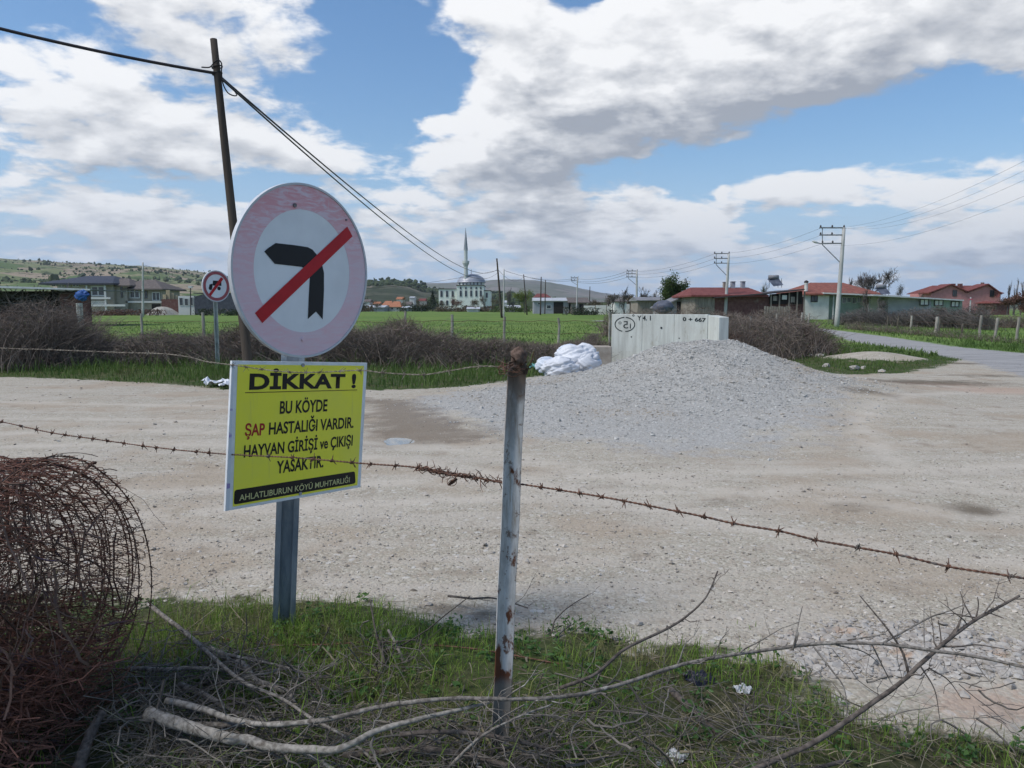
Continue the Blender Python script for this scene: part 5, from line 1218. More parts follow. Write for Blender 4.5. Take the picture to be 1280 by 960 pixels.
f_green = foliage('leaf_green', (.035, .06, .016), (.085, .125, .035)); f_dark = foliage('leaf_dark', (.016, .028, .014), (.04, .058, .026)); f_yel = foliage('leaf_spring', (.09, .13, .02), (.20, .24, .05)); f_red = foliage('leaf_reddish', (.09, .045, .035), (.18, .10, .07)); f_brown = foliage('leaf_brown', (.07, .055, .035), (.15, .12, .075))
m_tw = pm('far_bark', (.07, .06, .055), (.17, .15, .14), 2, .9, 0)

# ------------------------------------------------------------ village
def wx(px, Y): return at(px, 384, Y)[0]
def wz(py, Y): return at(640, py, Y)[2]
def pbox(mb, x0, x1, yt, yb, Y, dep, dy=0):
    z0 = -.3 if yb is None else wz(yb, Y); return mb.box(wx(x0, Y), wx(x1, Y), Y + dy, Y + dy + dep, z0, wz(yt, Y))
def box(name, m, par, x0, x1, yt, yb, Y, dep, dy=0):
    mb = MB(); pbox(mb, x0, x1, yt, yb, Y, dep, dy); return mb.build(name, m, par)
def hip(name, m, par, x0, x1, r0, r1, ye, yr, Y, dep, dy=-.5, th=.12):
    """hip or gable roof: eaves at ye from x0 to x1, ridge at yr from r0 to r1"""
    X0, X1, R0_, R1_ = wx(x0, Y), wx(x1, Y), wx(r0, Y), wx(r1, Y); z, zr = wz(ye, Y), wz(yr, Y); a, b_ = Y + dy, Y + dep - dy; c = (a + b_) / 2
    v = [(X0, a, z), (X1, a, z), (X1, b_, z), (X0, b_, z), (R0_, c, zr), (R1_, c, zr)]; v += [(p[0], p[1], p[2] - th) for p in v[:4]]
    return MB().add(v, [(0, 1, 5, 4), (2, 3, 4, 5), (0, 6, 7, 1), (1, 7, 8, 2), (2, 8, 9, 3), (3, 9, 6, 0), (6, 9, 8, 7)], [(1, 2, 5), (3, 0, 4)]).build(name, m, par)
def window(par, x0, x1, yt, yb, Y, mf, mg, dy=0, cross=True):
    """frame ring proud of the wall with a recessed pane"""
    X0, X1, z1, z0 = wx(x0, Y), wx(x1, Y), wz(yt, Y), wz(yb, Y); w = (X1 - X0) * .10; y = Y + dy; mb = MB()
    mb.box(X0, X0 + w, y - .05, y + .03, z0, z1); mb.box(X1 - w, X1, y - .05, y + .03, z0, z1); mb.box(X0 + w, X1 - w, y - .05, y + .03, z1 - w, z1); mb.box(X0 + w, X1 - w, y - .05, y + .03, z0, z0 + w)
    if cross: mb.box((X0 + X1) / 2 - w * .4, (X0 + X1) / 2 + w * .4, y - .045, y + .03, z0 + w, z1 - w)
    f = mb.build('window', mf, par); g = MB().box(X0 + w, X1 - w, y - .02, y - .005, z0 + w, z1 - w).build('pane', mg, f); return f
def plast(name, c, v=.8, sc=1.5): return pm(name, tuple(x * v for x in c), c, sc, .9, 0, c3=tuple(x * .62 for x in c), s3=.9, t3=(.6, .75))
w_beige = plast('beige_render', (.36, .325, .27)); w_white = plast('white_wash', (.68, .67, .62)); w_grey = plast('grey_sheet', (.33, .34, .37)); w_green = plast('green_wall', (.27, .33, .28)); w_mosque = plast('mosque_wall', (.72, .76, .68), .9)
w_pink = plast('pink_render', (.52, .235, .225)); w_brick = pm('red_brick', (.10, .045, .04), (.17, .085, .075), 3, .9, 0, c3=(.21, .16, .13), s3=1.2); w_plank = pm('grey_planks', (.17, .145, .12), (.34, .30, .255), 4, .9, 0, stretch=(3, 3, .2))
r_dark = pm('dark_tiles', (.035, .038, .05), (.06, .063, .08), 2, .6, 0); r_brown = pm('brown_tiles', (.10, .085, .075), (.15, .125, .11), 2, .8, 0); r_red = pm('red_tiles', (.17, .055, .04), (.27, .10, .07), 1.5, .8, 0, c3=(.16, .10, .07), s3=.8, stretch=(2, 1, 1)); r_red2 = pm('dark_red_tiles', (.13, .035, .03), (.20, .065, .055), 2, .8, 0)
r_orange = pm('orange_tiles', (.30, .12, .06), (.40, .18, .10), 2, .8, 0); r_metal = pm('pale_sheet_roof', (.40, .41, .42), (.56, .57, .58), 2, .5, 0, metal=.2); r_grey = pm('grey_roof', (.15, .15, .16), (.25, .25, .26), 1, .7, 0)
g_dark = pm('dark_glass', (.02, .025, .03), (.04, .05, .06), 2, .15, 0, spec=.6); shade = pm('interior_shade_colour', (.018, .016, .015), (.035, .03, .028), 2, .95, 0); trim = flat('white_trim', (.58, .58, .56), .6); dpaint = flat('dark_trim', (.06, .05, .05), .7)  # shade: near-black colour painted in for the darkness inside openings
m_pole = pm('concrete_pole', (.36, .36, .34), (.50, .49, .46), 3, .9, 0, stretch=(1, 1, .3)); m_wpole = pm('wood_pole', (.03, .024, .02), (.08, .065, .05), 6, .9, .4, .004, stretch=(1, 1, .08)); m_steel = pm('grey_steel', (.13, .135, .14), (.22, .225, .23), 4, .6, 0)

# left: open shed with clutter
t = thing('open_shed', 'dark open farm shed with pale flat roof edge at the far left', 'shed', (wx(40, 60), 60, 0)); Y = 60
mb = MB(); a = [at(-260, 349, Y), at(112, 361, Y), at(112, 363, Y), at(-260, 353, Y)]; mb.prism(a, (0, .12, 0)); mb.build('roof_edge', r_metal, t)
mb = MB(); mb.prism([at(-260, 349.5, Y + .13), at(112, 361.5, Y + .13), at(112, 362.7, Y + .13), at(-260, 352, Y + .13)], (0, 9, 0)); mb.build('roof', r_grey, t)
box('back_wall', shade, t, -200, 112, 364, None, Y + 8, .3); box('side_wall', w_brick, t, 76, 111, 366, None, Y + 1.0, .3)  # back wall carries the shed's inner shade as its colour
for px in (-60, -10, 28, 54, 66): mb = MB(); addtubes(mb, np.array([at(px, 362, Y + .3), (wx(px, Y), Y + .3, 0)]), .06, 6); mb.build('post', m_wpole, t)
mb = MB()
for k in range(260): a = at(RNG.uniform(-60, 100), RNG.uniform(364, 384), Y + RNG.uniform(.6, 3)); e = RNG.normal(0, .5, 3) * (1, .3, .6); addtubes(mb, np.stack([a - e, a, a + e + RNG.normal(0, .1, 3)]), .03, 3)
tag(mb.build('stacked_poles', m_rushes, t), None, None, None, 'stuff')
mb = MB(); blob(mb, at(102.5, 369, 58), 1, (.52, .16, .44), 40, 30, .34, 1.6, 4); tag(mb.build('tarp', pm('blue_tarp', (.015, .06, .22), (.03, .12, .38), 3, .5, .3, .02), smooth=True), 'bright blue tarp bundle hanging at the shed corner', 'tarp')
mb = MB(); addtubes(mb, np.array([(wx(100, 33), 33, 0), at(99, 379, 33)]), .13, 7); tag(mb.build('fence_post', m_pole), 'thick weathered post standing below the blue tarp', 'fence post')
# left: villas
Y = 165; t = thing('house', 'two storey beige villa with dark hip roof behind the open shed', 'house', (wx(105, Y), Y, 0))
box('wall', w_beige, t, 73, 143, 353.5, None, Y, 10); hip('roof', r_dark, t, 55, 147, 92, 128, 354, 343.5, Y, 12, -1.5, .35)
box('wall', w_beige, t, 134, 160, 357, None, Y + 1, 8); hip('roof', r_brown, t, 128, 166, 140, 150, 356.5, 347, Y + 1, 9, -.8, .3)
box('balcony_slab', trim, t, 110, 142, 371.5, 374, Y, .3, -1.2); box('column', trim, t, 134.5, 136.5, 357, None, Y, .3, -1.1); box('column', trim, t, 112, 113.5, 357, 371.5, Y, .3, -1.1); box('parapet', trim, t, 112, 160, 380.5, 383, Y, .3, -1.2)
for a in [(84, 90, 355.5, 357.8), (66.5, 71, 355, 358), (75, 83, 356, 359), (92.5, 101, 354.5, 358.5), (115, 133, 357, 370.5), (113.5, 134, 376, 380.3)]: window(t, *a[:4], Y, trim, g_dark, -.1 if a[0] > 72 else 0)
window(t, 152, 154.5, 358, 372, Y + 1, dpaint, g_dark, -.1, False)
t = thing('house', 'lower beige villa with brown roof beside the utility pole', 'house', (wx(180, Y), Y + 2, 0))
box('wall', w_beige, t, 161, 203, 360, None, Y + 2, 9); hip('roof', r_brown, t, 156, 207, 165, 182, 361, 348.5, Y + 2, 10, -1.2, .3); window(t, 163, 176, 361.5, 373, Y + 2, trim, g_dark, -.1); window(t, 182, 185, 364, 373, Y + 2, dpaint, g_dark, -.1, False); window(t, 191, 201, 365, 376, Y + 2, trim, g_dark, -.1)
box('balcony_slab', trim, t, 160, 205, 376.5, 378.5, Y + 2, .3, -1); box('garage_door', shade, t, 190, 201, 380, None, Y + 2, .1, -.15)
t = thing('ruined_wall', 'broken tan and red brick wall right of the villas', 'wall', (wx(214, Y), 160, 0)); box('brick_base', w_brick, t, 202, 224, 374, None, 160, .4); mb = MB(); [mb.box(wx(x0, 161), wx(x1, 161), 161 + k * .3, 161.3 + k * .3, 0, wz(yt, 161)) for k, (x0, x1, yt) in enumerate([(204, 208, 368), (207.5, 212, 362.5), (211.5, 216, 366), (215, 219.5, 369), (219, 224, 371.5)])]; tag(mb.build('rubble', plast('tan_rubble', (.42, .34, .22)), t), None, None, None, 'stuff')
mb = MB(); Y = 150; n = 30; th = np.linspace(0, 2 * PI, n, endpoint=False)
for k, (r, z) in enumerate([(3.0, 0), (2.4, .5), (1.5, 1.1), (.8, 1.42), (.1, 1.5)]): pass
R_ = np.array([3.2, 2.5, 1.7, .9, .05]); Zs = np.array([-.1, .55, 1.15, 1.5, 1.58]); V = np.stack([wx(202, Y) + R_[:, None] * np.cos(th) * (1 + .1 * np.sin(3 * th)), Y + R_[:, None] * np.sin(th), np.repeat(Zs[:, None], n, 1) + .05 * np.sin(5 * th)], -1).reshape(-1, 3); i = np.arange(5 * n).reshape(5, n)
tag(mb.add(V, np.stack([i[:-1], np.roll(i[:-1], -1, 1), np.roll(i[1:], -1, 1), i[1:]], -1).reshape(-1, 4)).build('gravel_heap', plast('heap_gravel', (.38, .36, .31)), smooth=True), 'far conical gravel heap left of the white cabin', 'gravel heap')
t = thing('cabin', 'small white site cabin with three dark windows', 'cabin', (wx(233, 150), 150, 0)); box('wall', trim, t, 223, 243, 370, None, 150, 3)
for a in ((224.5, 229.5, 372, 382), (231, 236, 373, 382), (237.5, 242, 371.5, 382)): window(t, *a, 150, trim, g_dark, -.05, False)
t = thing('container', 'dark blue grey container shed with slanting top beside the white cabin', 'shed', (wx(260, 148), 148, 0)); mb = MB(); mb.prism([at(243.5, 371, 148), at(258, 366.5, 148), at(300, 366.5, 148), at(300, 392, 148), at(243.5, 392, 148)], (0, 5, 0)); mb.build('wall', pm('dark_sheet', (.04, .045, .06), (.075, .08, .10), 2, .7, 0), t); box('roof_strip', dpaint, t, 243, 301, 366, 367, 147.9, 5)
t = thing('street_lamp', 'short black lamp post with white head beside the cabin', 'street lamp', (wx(238, 146), 146, 0)); mb = MB(); addtubes(mb, np.array([(wx(238, 146), 146, 0), at(238, 360, 146)]), .10, 6); mb.build('pole', dpaint, t); box('lamp_head', trim, t, 236, 240.5, 357.5, 360, 146, .5)

# poles and wires
def pole(label, px0, px1, ytop, Y, r, m, arms=None, name='utility_pole', lamp=False, group=None):
    b_ = np.array([wx(px0, Y), Y, -.3]); a = at(px1, ytop, Y); t = thing(name, label, 'utility pole', (float(b_[0]), Y, 0), group); mb = MB()
    k = np.linspace(0, 1, 8)[:, None]; addtubes(mb, b_ + (a - b_) * k, np.linspace(r, r * .62, 8), 8, cap=True); mb.build('shaft', m, t, smooth=True)
    if arms:
        for y_, x0 in arms['bars']:
            p0 = at(x0, y_, Y); p1 = at(np.interp(y_, [ytop, 408], [px1, px0]) + 1, y_, Y); mb = MB(); mb.prism([p0 + (0, -.06, 0), p1 + (0, -.06, 0), p1 + (0, -.06, .09), p0 + (0, -.06, .09)], (0, .12, 0)); mb.build('crossarm', m_steel, t)
            for f in (.04, .5, .97):
                q = p0 + (p1 - p0) * f; mb = MB(); addtubes(mb, np.stack([q + (0, 0, .09), q + (0, 0, .16), q + (0, 0, .26)]), np.array([.05, .07, .03]), 6); mb.build('insulator', dpaint, t)
        x_, ya, yb = arms['strut']; mb = MB(); addtubes(mb, np.stack([at(x_, ya, Y), at(x_, yb, Y)]), .035, 4); addtubes(mb, np.stack([at(x_, yb, Y), at(*arms['brace'], Y)]), .04, 4); mb.build('brace', m_steel, t)
    return t
MP = dict()
LP_ = np.array([at(309, 470, 14.0)]); 
b_ = at(313.5, 489, 13.8); a = at(267, 49, 14.0); t = thing('utility_pole', 'tall leaning dark timber pole rising behind the big round sign', 'utility pole', (float(b_[0]), float(b_[1]), 0))
b_ = b_ + (b_ - a) * .06; k = np.linspace(0, 1, 14)[:, None]; mb = MB(); addtubes(mb, b_ + (a - b_) * k, np.linspace(.092, .060, 14), 12, cap=True); mb.build('shaft', m_wpole, t, smooth=True)
mb = MB()
for w_, yy_ in ((.085, 84), (.08, 92)): c0 = at(271.5, yy_, 14.0); t_ = np.linspace(0, 2 * PI, 20); addtubes(mb, np.stack([c0[0] + w_ * np.cos(t_), c0[1] + w_ * np.sin(t_), c0[2] + .02 * np.cos(t_)], 1), .012, 5)
m_cable = flat('black_cable', (.012, .012, .014), .5); mb.build('cable_clamp', m_cable, t)
pole('plain concrete pole in front of the lower villa', 178, 178.5, 328, 120, .20, m_pole)
pole('dark timber pole leaning left beside the mosque', 627.5, 621, 323, 110, .17, m_wpole); pole('grey pole immediately right of the dark leaning timber pole', 629.5, 630, 336, 114, .13, m_pole)
pole('short leaning timber pole rising from the yellow green tree', 659, 654.5, 343, 150, .14, m_wpole); pole('straight dark timber pole left of the white roofed shed', 675.5, 676.5, 346, 150, .15, m_wpole); pole('thinner far timber pole above the white roof', 681, 682, 350, 170, .13, m_wpole)
pole('concrete pole with side arms at the wooden barn', 720.5, 722, 346, 150, .17, m_pole, dict(bars=[(347, 713.5), (350.5, 713.5)], strut=(714.5, 347, 352), brace=(721.5, 356)))
pole('small far pole right of the wooden barn', 736.5, 737.5, 358, 200, .15, m_wpole); pole('concrete pole with double arms over the bare bushes', 796, 796, 338, 115, .20, m_pole, dict(bars=[(339, 783.5), (342.5, 783), (346.5, 783)], strut=(785.5, 339, 348), brace=(795, 356)))
pole('thin timber pole between green tree and red roofed barn', 857, 857.5, 348, 105, .10, m_wpole)
pole('concrete pole with three arms in front of the red barn', 906.5, 911, 317, 85, .21, m_pole, dict(bars=[(317.5, 892.5), (323.5, 892.5), (329.5, 892.5)], strut=(895.3, 317, 331), brace=(909, 345)))
t = pole('tall concrete lamp pole with three arms beside the lane', 1046.5, 1055, 284.5, 60, .20, m_pole, dict(bars=[(285.5, 1024.5), (294.5, 1024.5), (305, 1027)], strut=(1028, 284, 306), brace=(1051, 329)))
mb = MB(); addtubes(mb, np.stack([at(1028, 305, 60), at(1022, 303.5, 60)]), .04, 5); mb.build('lamp_arm', m_steel, t); mb = MB(); blob(mb, at(1019, 302.5, 60), 1, (.26, .12, .09), 14, 10, .02, 1, 1, Ry(.35)); mb.build('lamp_head', trim, t, smooth=True)
def wire(label, A, B, sag, r, n=40, m=None, group='overhead wires', name='wire'):
    k = np.linspace(0, 1, n)[:, None]; P = A + (B - A) * k; P[:, 2:] -= 4 * sag * k * (1 - k); mb = MB(); addtubes(mb, P, r, 5); return tag(mb.build(name, m or m_cable), label, 'wire', group)
P0 = at(271, 92, 13.95)
wire('thick black cable running from the leaning pole up to the top left corner', at(-420, -88, 11.0), P0, .18, .028, group='cables on the leaning pole', name='cable')
wire('upper black cable sagging from the leaning pole towards the mosque', P0, at(621.5, 337, 110), 1.65, .020, 120, group='cables on the leaning pole', name='cable')
wire('lower black cable sagging from the leaning pole towards the mosque', P0 + np.array([.02, 0, -.04]), at(622, 341, 110), 1.95, .019, 120, group='cables on the leaning pole', name='cable')
mb = MB(); addtubes(mb, smooth_line([at(252, 84, 13.9), at(262, 84, 13.88), at(268, 78, 13.86), at(273, 75, 13.86), at(277, 80, 13.86), at(277, 92, 13.9), at(279, 105, 14), at(284, 115, 14.3), at(290, 119, 14.5), at(296, 119, 14.7), at(292, 112, 14.7)], 60), .012, 5); tag(mb.build('cable_loop', m_cable), 'slack black cable loop hanging at the leaning pole top', 'cable')
wire('faint wire crossing low beside the mosque', at(178.5, 331, 120), at(621.5, 338, 112), 3.2, .022, group='overhead wires'); wire('wire from dark leaning pole to the short leaning pole', at(622, 336, 110), at(654.5, 346, 150), 1.2, .024)
wire('wire from grey pole on to the concrete pole by the barn', at(630, 338, 114), at(722, 347, 150), .9, .024); wire('wire from the short pole to the wooden barn pole', at(655, 345, 150), at(722, 350, 150), .6, .024)
for i, (ya, yb) in enumerate(((285, 317), (294, 323), (305, 329))):
    nm = ('top', 'middle', 'lowest')[i]
    wire(nm + ' wire between the lamp pole and the red barn pole', at(1026, ya, 60), at(894, yb, 85), .5, .008); wire(nm + ' wire between the red barn pole and the bush pole', at(894, yb, 85), at(784, (339, 342.5, 346.5)[i], 115), .6, .011)
    wire(nm + ' wire between the bush pole and the wooden barn pole', at(784, (339, 342.5, 346.5)[i], 115), at(714, (347, 350, 351)[i], 150), .7, .02)
for i, (xa, ya, yb) in enumerate(((1026, 285, 150), (1040, 285, 161), (1054, 285, 172), (1026, 305, 196))):
    wire(('highest', 'second highest', 'third', 'lowest')[i] + ' wire climbing right from the lamp pole', at(xa, ya, 60), at(1430, yb - 32 + i * 4, 24), 1.1, .0045)

# centre: mosque
Y = 360; t = thing('mosque', 'pale green village mosque with grey dome and one slim minaret', 'mosque', (wx(588, Y), Y, 0))
box('wall', w_mosque, t, 548.5, 571, 361.5, None, Y, 22); box('wall', w_mosque, t, 571, 604.5, 357, None, Y - 2, 26); box('wall', w_mosque, t, 604.5, 613, 363.5, None, Y, 22)
box('cornice', dpaint, t, 547.8, 570.6, 360.7, 361.5, Y, 22.4, -.4); box('cornice', dpaint, t, 570.4, 605.1, 356.2, 357, Y - 2, 26.4, -.4); box('cornice', dpaint, t, 605.2, 613.8, 362.7, 363.5, Y, 22.4, -.4)
c = np.array([wx(588, Y), Y + 9, 0]); sc_ = Y / F
def lathe(prof, cx, cy, n=28, mb=None):
    mb = mb or MB(); th = np.arange(n) / n * 2 * PI; V = np.concatenate([np.stack([cx + r * np.cos(th), cy + r * np.sin(th), np.full(n, z)], 1) for r, z in prof]); i = np.arange(len(prof) * n).reshape(-1, n)
    return mb.add(V, np.stack([i[:-1], np.roll(i[:-1], -1, 1), np.roll(i[1:], -1, 1), i[1:]], -1).reshape(-1, 4))
lathe([(17 * sc_, wz(357, Y)), (17 * sc_, wz(351.6, Y)), (0.1, wz(351.5, Y))], c[0], c[1], 16).build('drum', w_mosque, t)
zb = wz(351.6, Y); ha = wz(341.5, Y) - zb; lathe([(18.6 * sc_, zb - .35), (18.6 * sc_, zb)] + [(18.0 * sc_ * math.cos(a) ** .9, zb + ha * math.sin(a) ** 1.15) for a in np.linspace(0, 1.5, 12)] + [(.25, zb + ha + .3), (.12, zb + ha + 2.2), (.02, zb + ha + 2.4)], c[0], c[1], 40).build('dome', pm('lead_dome', (.24, .25, .28), (.36, .37, .40), .4, .45, 0, metal=.3), t, smooth=True)
m_mx, m_my = wx(582, Y), Y + 4; w_min = plast('minaret_stone', (.50, .53, .50), .9)
lathe([(2.6 * sc_, 0), (2.6 * sc_, wz(340, Y)), (2.4 * sc_, wz(333, Y)), (3.2 * sc_, wz(331, Y)), (4.3 * sc_, wz(328.5, Y)), (4.3 * sc_, wz(325.5, Y)), (2.2 * sc_, wz(325.4, Y)), (2.2 * sc_, wz(312.5, Y)), (2.6 * sc_, wz(312.3, Y)), (2.6 * sc_, wz(311.6, Y))], m_mx, m_my, 14).build('minaret', w_min, t)
lathe([(2.6 * sc_, wz(311.6, Y)), (1.9 * sc_, wz(303, Y)), (1.0 * sc_, wz(293, Y)), (.25 * sc_, wz(286, Y)), (.1, wz(284, Y))], m_mx, m_my, 14).build('minaret_cone', pm('lead_cone', (.20, .22, .24), (.28, .30, .32), .5, .5, 0), t, smooth=True)
def arch(x, w, yt, yb, Yw):
    X, hw = wx(x, Yw), w / 2 / F * Yw; z0, z1 = wz(yb, Yw), wz(yt, Yw) - hw; pts = [(X - hw, Yw, z0), (X + hw, Yw, z0)] + [(X + hw * math.cos(a), Yw, z1 + hw * math.sin(a)) for a in np.linspace(0, PI, 9)]
    fr_ = MB().prism([(X + (p[0] - X) * 1.3, Yw - .12, p[2] + (.3 if p[2] > z1 - .01 else -.2)) for p in pts], (0, .1, 0)).build('window', trim, t); MB().prism([(p[0], Yw - .2, p[2]) for p in pts], (0, .06, 0)).build('pane', g_dark, fr_)
for x in (552, 559, 566): arch(x, 2.6, 363.5, 371, Y); arch(x, 2.6, 375.5, 381.5, Y)
for x in (576, 582.5, 589, 595.5, 601): arch(x, 2.4, 363, 370.5, Y - 2); arch(x, 2.0, 358.6, 361.3, Y - 2)
for x in (608.5,): arch(x, 2.4, 366, 372, Y)
for x in (574.5, 579, 583.5, 588, 592.5, 597, 601.5): arch(x, 1.6, 352.6, 355.8, Y - 17.5 * sc_ * math.cos(math.asin(min(.93, abs(x - 588) / 17.5))) + 9)
# centre left houses
def cottage(label, x0, x1, ye, yr, yb, Y, dep, mw, mr, r0=None, r1=None, wins=(), over=1, name='cottage'):
    t = thing(name, label, 'house' if name != 'shed' else 'shed', (wx((x0 + x1) / 2, Y), Y, 0)); box('wall', mw, t, x0, x1, ye, None, Y, dep); hip('roof', mr, t, x0 - over, x1 + over, x0 - over if r0 is None else r0, x1 + over if r1 is None else r1, ye, yr, Y, dep)
    for a in wins: window(t, *a, Y, trim, g_dark, -.05, False)
    return t
cottage('small orange roofed cottage left of the dark conifer', 487, 501, 383.5, 376.5, None, 280, 9, w_white, r_orange, 490, 498, [(489, 491.5, 384.5, 387), (495.5, 498, 384.5, 387)])
cottage('second orange roof behind the small cottage', 478, 490, 381.5, 376, None, 310, 8, w_beige, r_orange, 480, 488); cottage('tiny far cottage with brown roof beside the orange roofs', 503, 513, 381, 377, None, 320, 8, w_white, r_brown)
cottage('long low white roofed barn right of the round sign', 440, 480, 384, 381.5, None, 270, 12, w_grey, r_metal, name='shed'); cottage('grey low shed between cottage and conifer', 503, 523, 384.5, 382.5, None, 275, 7, w_grey, r_metal, name='shed'); cottage('narrow white outbuilding beside the conifer', 525, 531, 384, 382.5, None, 290, 6, w_white, r_brown, name='shed')
cottage('far white block under the hill beside the water tower', 512, 518, 372, 370.5, None, 420, 8, w_white, r_metal, over=.3, name='shed')
cottage('white tin shelter below the mosque', 584, 599, 386, 383.6, None, 250, 6, trim, r_metal, name='shed'); cottage('second white tin shelter left of the yellow green tree', 634, 650, 384.5, 381.5, None, 240, 6, trim, r_metal, name='shed'); cottage('slim white kiosk by the bare tree', 630.5, 633.5, 378, 375.5, None, 245, 4, trim, r_metal, over=.3, name='shed')
cottage('red roofed farmhouse behind the white roof', 668, 688, 371.5, 366.5, None, 235, 12, w_beige, r_red2, 672, 683)
t = cottage('long shed with brilliant white roof', 667, 711, 375.8, 371.8, None, 180, 9, w_grey, r_metal, name='shed', wins=[(672, 676, 378, 381), (683, 689, 381, 386)]); box('doorway_shade_panel', shade, t, 692, 704, 377.5, None, 180, .1, -.08)  # doorway is a dark panel on the wall, its shade painted
t = cottage('wooden barn with brown red roof behind the armed pole', 714, 733, 378, 371.5, None, 178, 10, w_plank, r_brown, name='barn', over=4); box('doorway_shade_panel', shade, t, 724, 729, 380, None, 178, .1, -.08)  # dark panel painted as the shade of a doorway
t = thing('garden_wall', 'long whitewashed wall beyond the field behind the concrete headwall', 'wall', (wx(760, 160), 160, 0))
for k, (a, b2, yt) in enumerate([(730, 744, 382), (745, 758, 381.5), (759, 772, 380.5), (773, 787, 380)]): box('wall_panel', w_white, t, a, b2, yt, None, 160 - k, .3)
cottage('little white hut at the end of the long white wall', 768, 783, 376.5, 373.5, None, 150, 5, w_white, r_brown, name='shed')
tree('conifer', 'dark pointed conifer just left of the mosque', 541, 330, 364.5, 17, 'conifer', 1, None, f_dark, nleaf=1800)
tree('tree', 'yellow green spring tree around the short leaning pole', 656, 190, 362, 26, 'leaf', 2, None, f_yel, m_tw, 2600); tree('bare_tree', 'brown bare tree between mosque and yellow green tree', 637, 230, 358, 16, 'bare', 3, 'bare trees of the village', None, m_tw, minr=.035)
tree('bush', 'reddish bushy shrub at the foot of the mosque', 568, 300, 370, 20, 'leaf', 4, 'shrubs below the mosque', f_red, m_tw, 1500, 'bush'); tree('bush', 'brown shrub under the mosque dome', 590, 300, 374, 18, 'leaf', 5, 'shrubs below the mosque', f_brown, m_tw, 1200, 'bush'); tree('bush', 'dark brown shrub between conifer and mosque', 553, 295, 376, 14, 'leaf', 6, 'shrubs below the mosque', f_brown, m_tw, 1000, 'bush'); tree('bush', 'taller brown shrub at the mosque right corner', 607, 290, 369, 14, 'leaf', 7, 'shrubs below the mosque', f_brown, m_tw, 1200, 'bush'); tree('bush', 'grey brown shrub left of the dark leaning pole', 619, 270, 372, 14, 'leaf', 8, 'shrubs below the mosque', f_brown, m_tw, 900, 'bush')
for i, (px, yt, w_, lf, lb) in enumerate([(452, 378, 16, f_dark, 'dark bush beside the big round sign edge'), (470, 376, 14, f_brown, 'brown bush behind the white roofed barn'), (505, 372, 10, f_green, 'green bush behind the orange roofs'), (527, 374, 14, f_brown, 'brown bush left of the conifer'), (700, 376, 10, f_green, 'green bush at the end of the white roof'), (711, 378, 9, f_dark, 'dark bush beside the wooden barn'), (745, 374, 22, f_brown, 'brown tree above the white wall start'), (768, 368, 26, f_brown, 'dull brown tree above the white wall middle')]):
    tree('bush' if yt > 373 else 'tree', lb, px, 215, yt, w_, 'leaf', 20 + i, None, lf, m_tw, 1100, 'bush' if yt > 373 else 'tree')
for i, (px, yt, w_, Y_, lb) in enumerate([(781, 356, 20, 130, 'bare pale tree left of the double armed pole'), (806, 358, 22, 125, 'bare tree right of the double armed pole'), (820, 362, 16, 120, 'thin bare tree left of the round green tree'), (766, 366, 16, 140, 'low bare tree above the white wall')]): tree('bare_tree', lb, px, Y_, yt, w_, 'bare', 30 + i, 'bare trees of the village', None, m_tw, minr=.02)
tree('tree', 'round green tree rising behind the concrete headwall', 836, 100, 344, 42, 'leaf', 41, None, f_green, m_bark2, 5200, lev=4, leafsize=.24)
# sheds behind the headwall
t = thing('shed', 'grey sheet metal lean to left of the red barn', 'shed', (wx(850, 90), 90, 0)); mb = MB(); mb.prism([at(826, 383, 92), at(858, 369, 92), at(869, 371, 92), at(869, 402, 92), at(826, 402, 92)], (0, 5, 0)); mb.build('wall', w_grey, t); mb = MB(); mb.prism([at(824, 384, 91.5), at(858, 368, 91.5), at(858, 369.6, 91.5), at(824, 385.6, 91.5)], (0, 6, 0)); mb.build('roof', r_grey, t); box('doorway_shade_panel', shade, t, 846, 853, 377, None, 92, .1, -.06)  # doorway shade painted as a dark panel on the solid wall
t = thing('shed', 'low brown grey shed behind the thorn hedge', 'shed', (wx(810, 100), 100, 0)); box('wall', w_plank, t, 797, 832, 375, None, 102, 6); hip('roof', r_grey, t, 795, 834, 795, 834, 375, 371, 102, 6)
mb = MB(); blob(mb, at(829, 384, 80), 1, (1.1, .8, .75), 24, 16, .12, 2, 4); tag(mb.build('tarpaulin_heap', pm('slate_tarp', (.07, .075, .10), (.13, .14, .17), 2, .5, 0), smooth=True), 'slate coloured tarpaulin heap seen over the headwall', 'tarpaulin')
# red barn
Y = 85; t = thing('barn', 'long maroon brick barn with red roof and three chimneys', 'barn', (wx(930, Y), Y, 0))
box('wall', w_brick, t, 893, 1004, 370.5, None, Y, 9); box('wall', w_plank, t, 868, 893, 369, None, Y, 9, -.02)
for k in range(8): box('plank', w_plank, t, 868.4 + k * 3.1, 871.0 + k * 3.1, 370.5, 384.5, Y, .05, -.1 - .012 * (k % 3))
hip('roof', r_red2, t, 862, 958, 874, 950, 369, 358, Y, 9, -.7, .18)
mb = MB(); mb.prism([at(893, 371.5, Y - .8), at(955, 366.5, Y - .8), at(1006, 361, Y - .8), at(1006, 362.6, Y - .8), at(955, 368.2, Y - .8), at(893, 372.8, Y - .8)], (0, 9.5, 0)); mb.build('lean_to_roof', dpaint, t)
mb = MB(); mb.prism([at(962, 368, Y - .15), at(1003, 363.5, Y - .15), at(1003, 380, Y - .15), at(962, 380, Y - .15)], (0, .1, 0)); mb.build('bay_shade_panel', shade, t)  # flat dark sheet on the wall, painted as the bay's inner shade
for px in (961.5, 972, 984, 994, 1003): box('bay_post', w_plank, t, px, px + 1.4, 364 + (1003 - px) * .09, None, Y, .15, -.4)
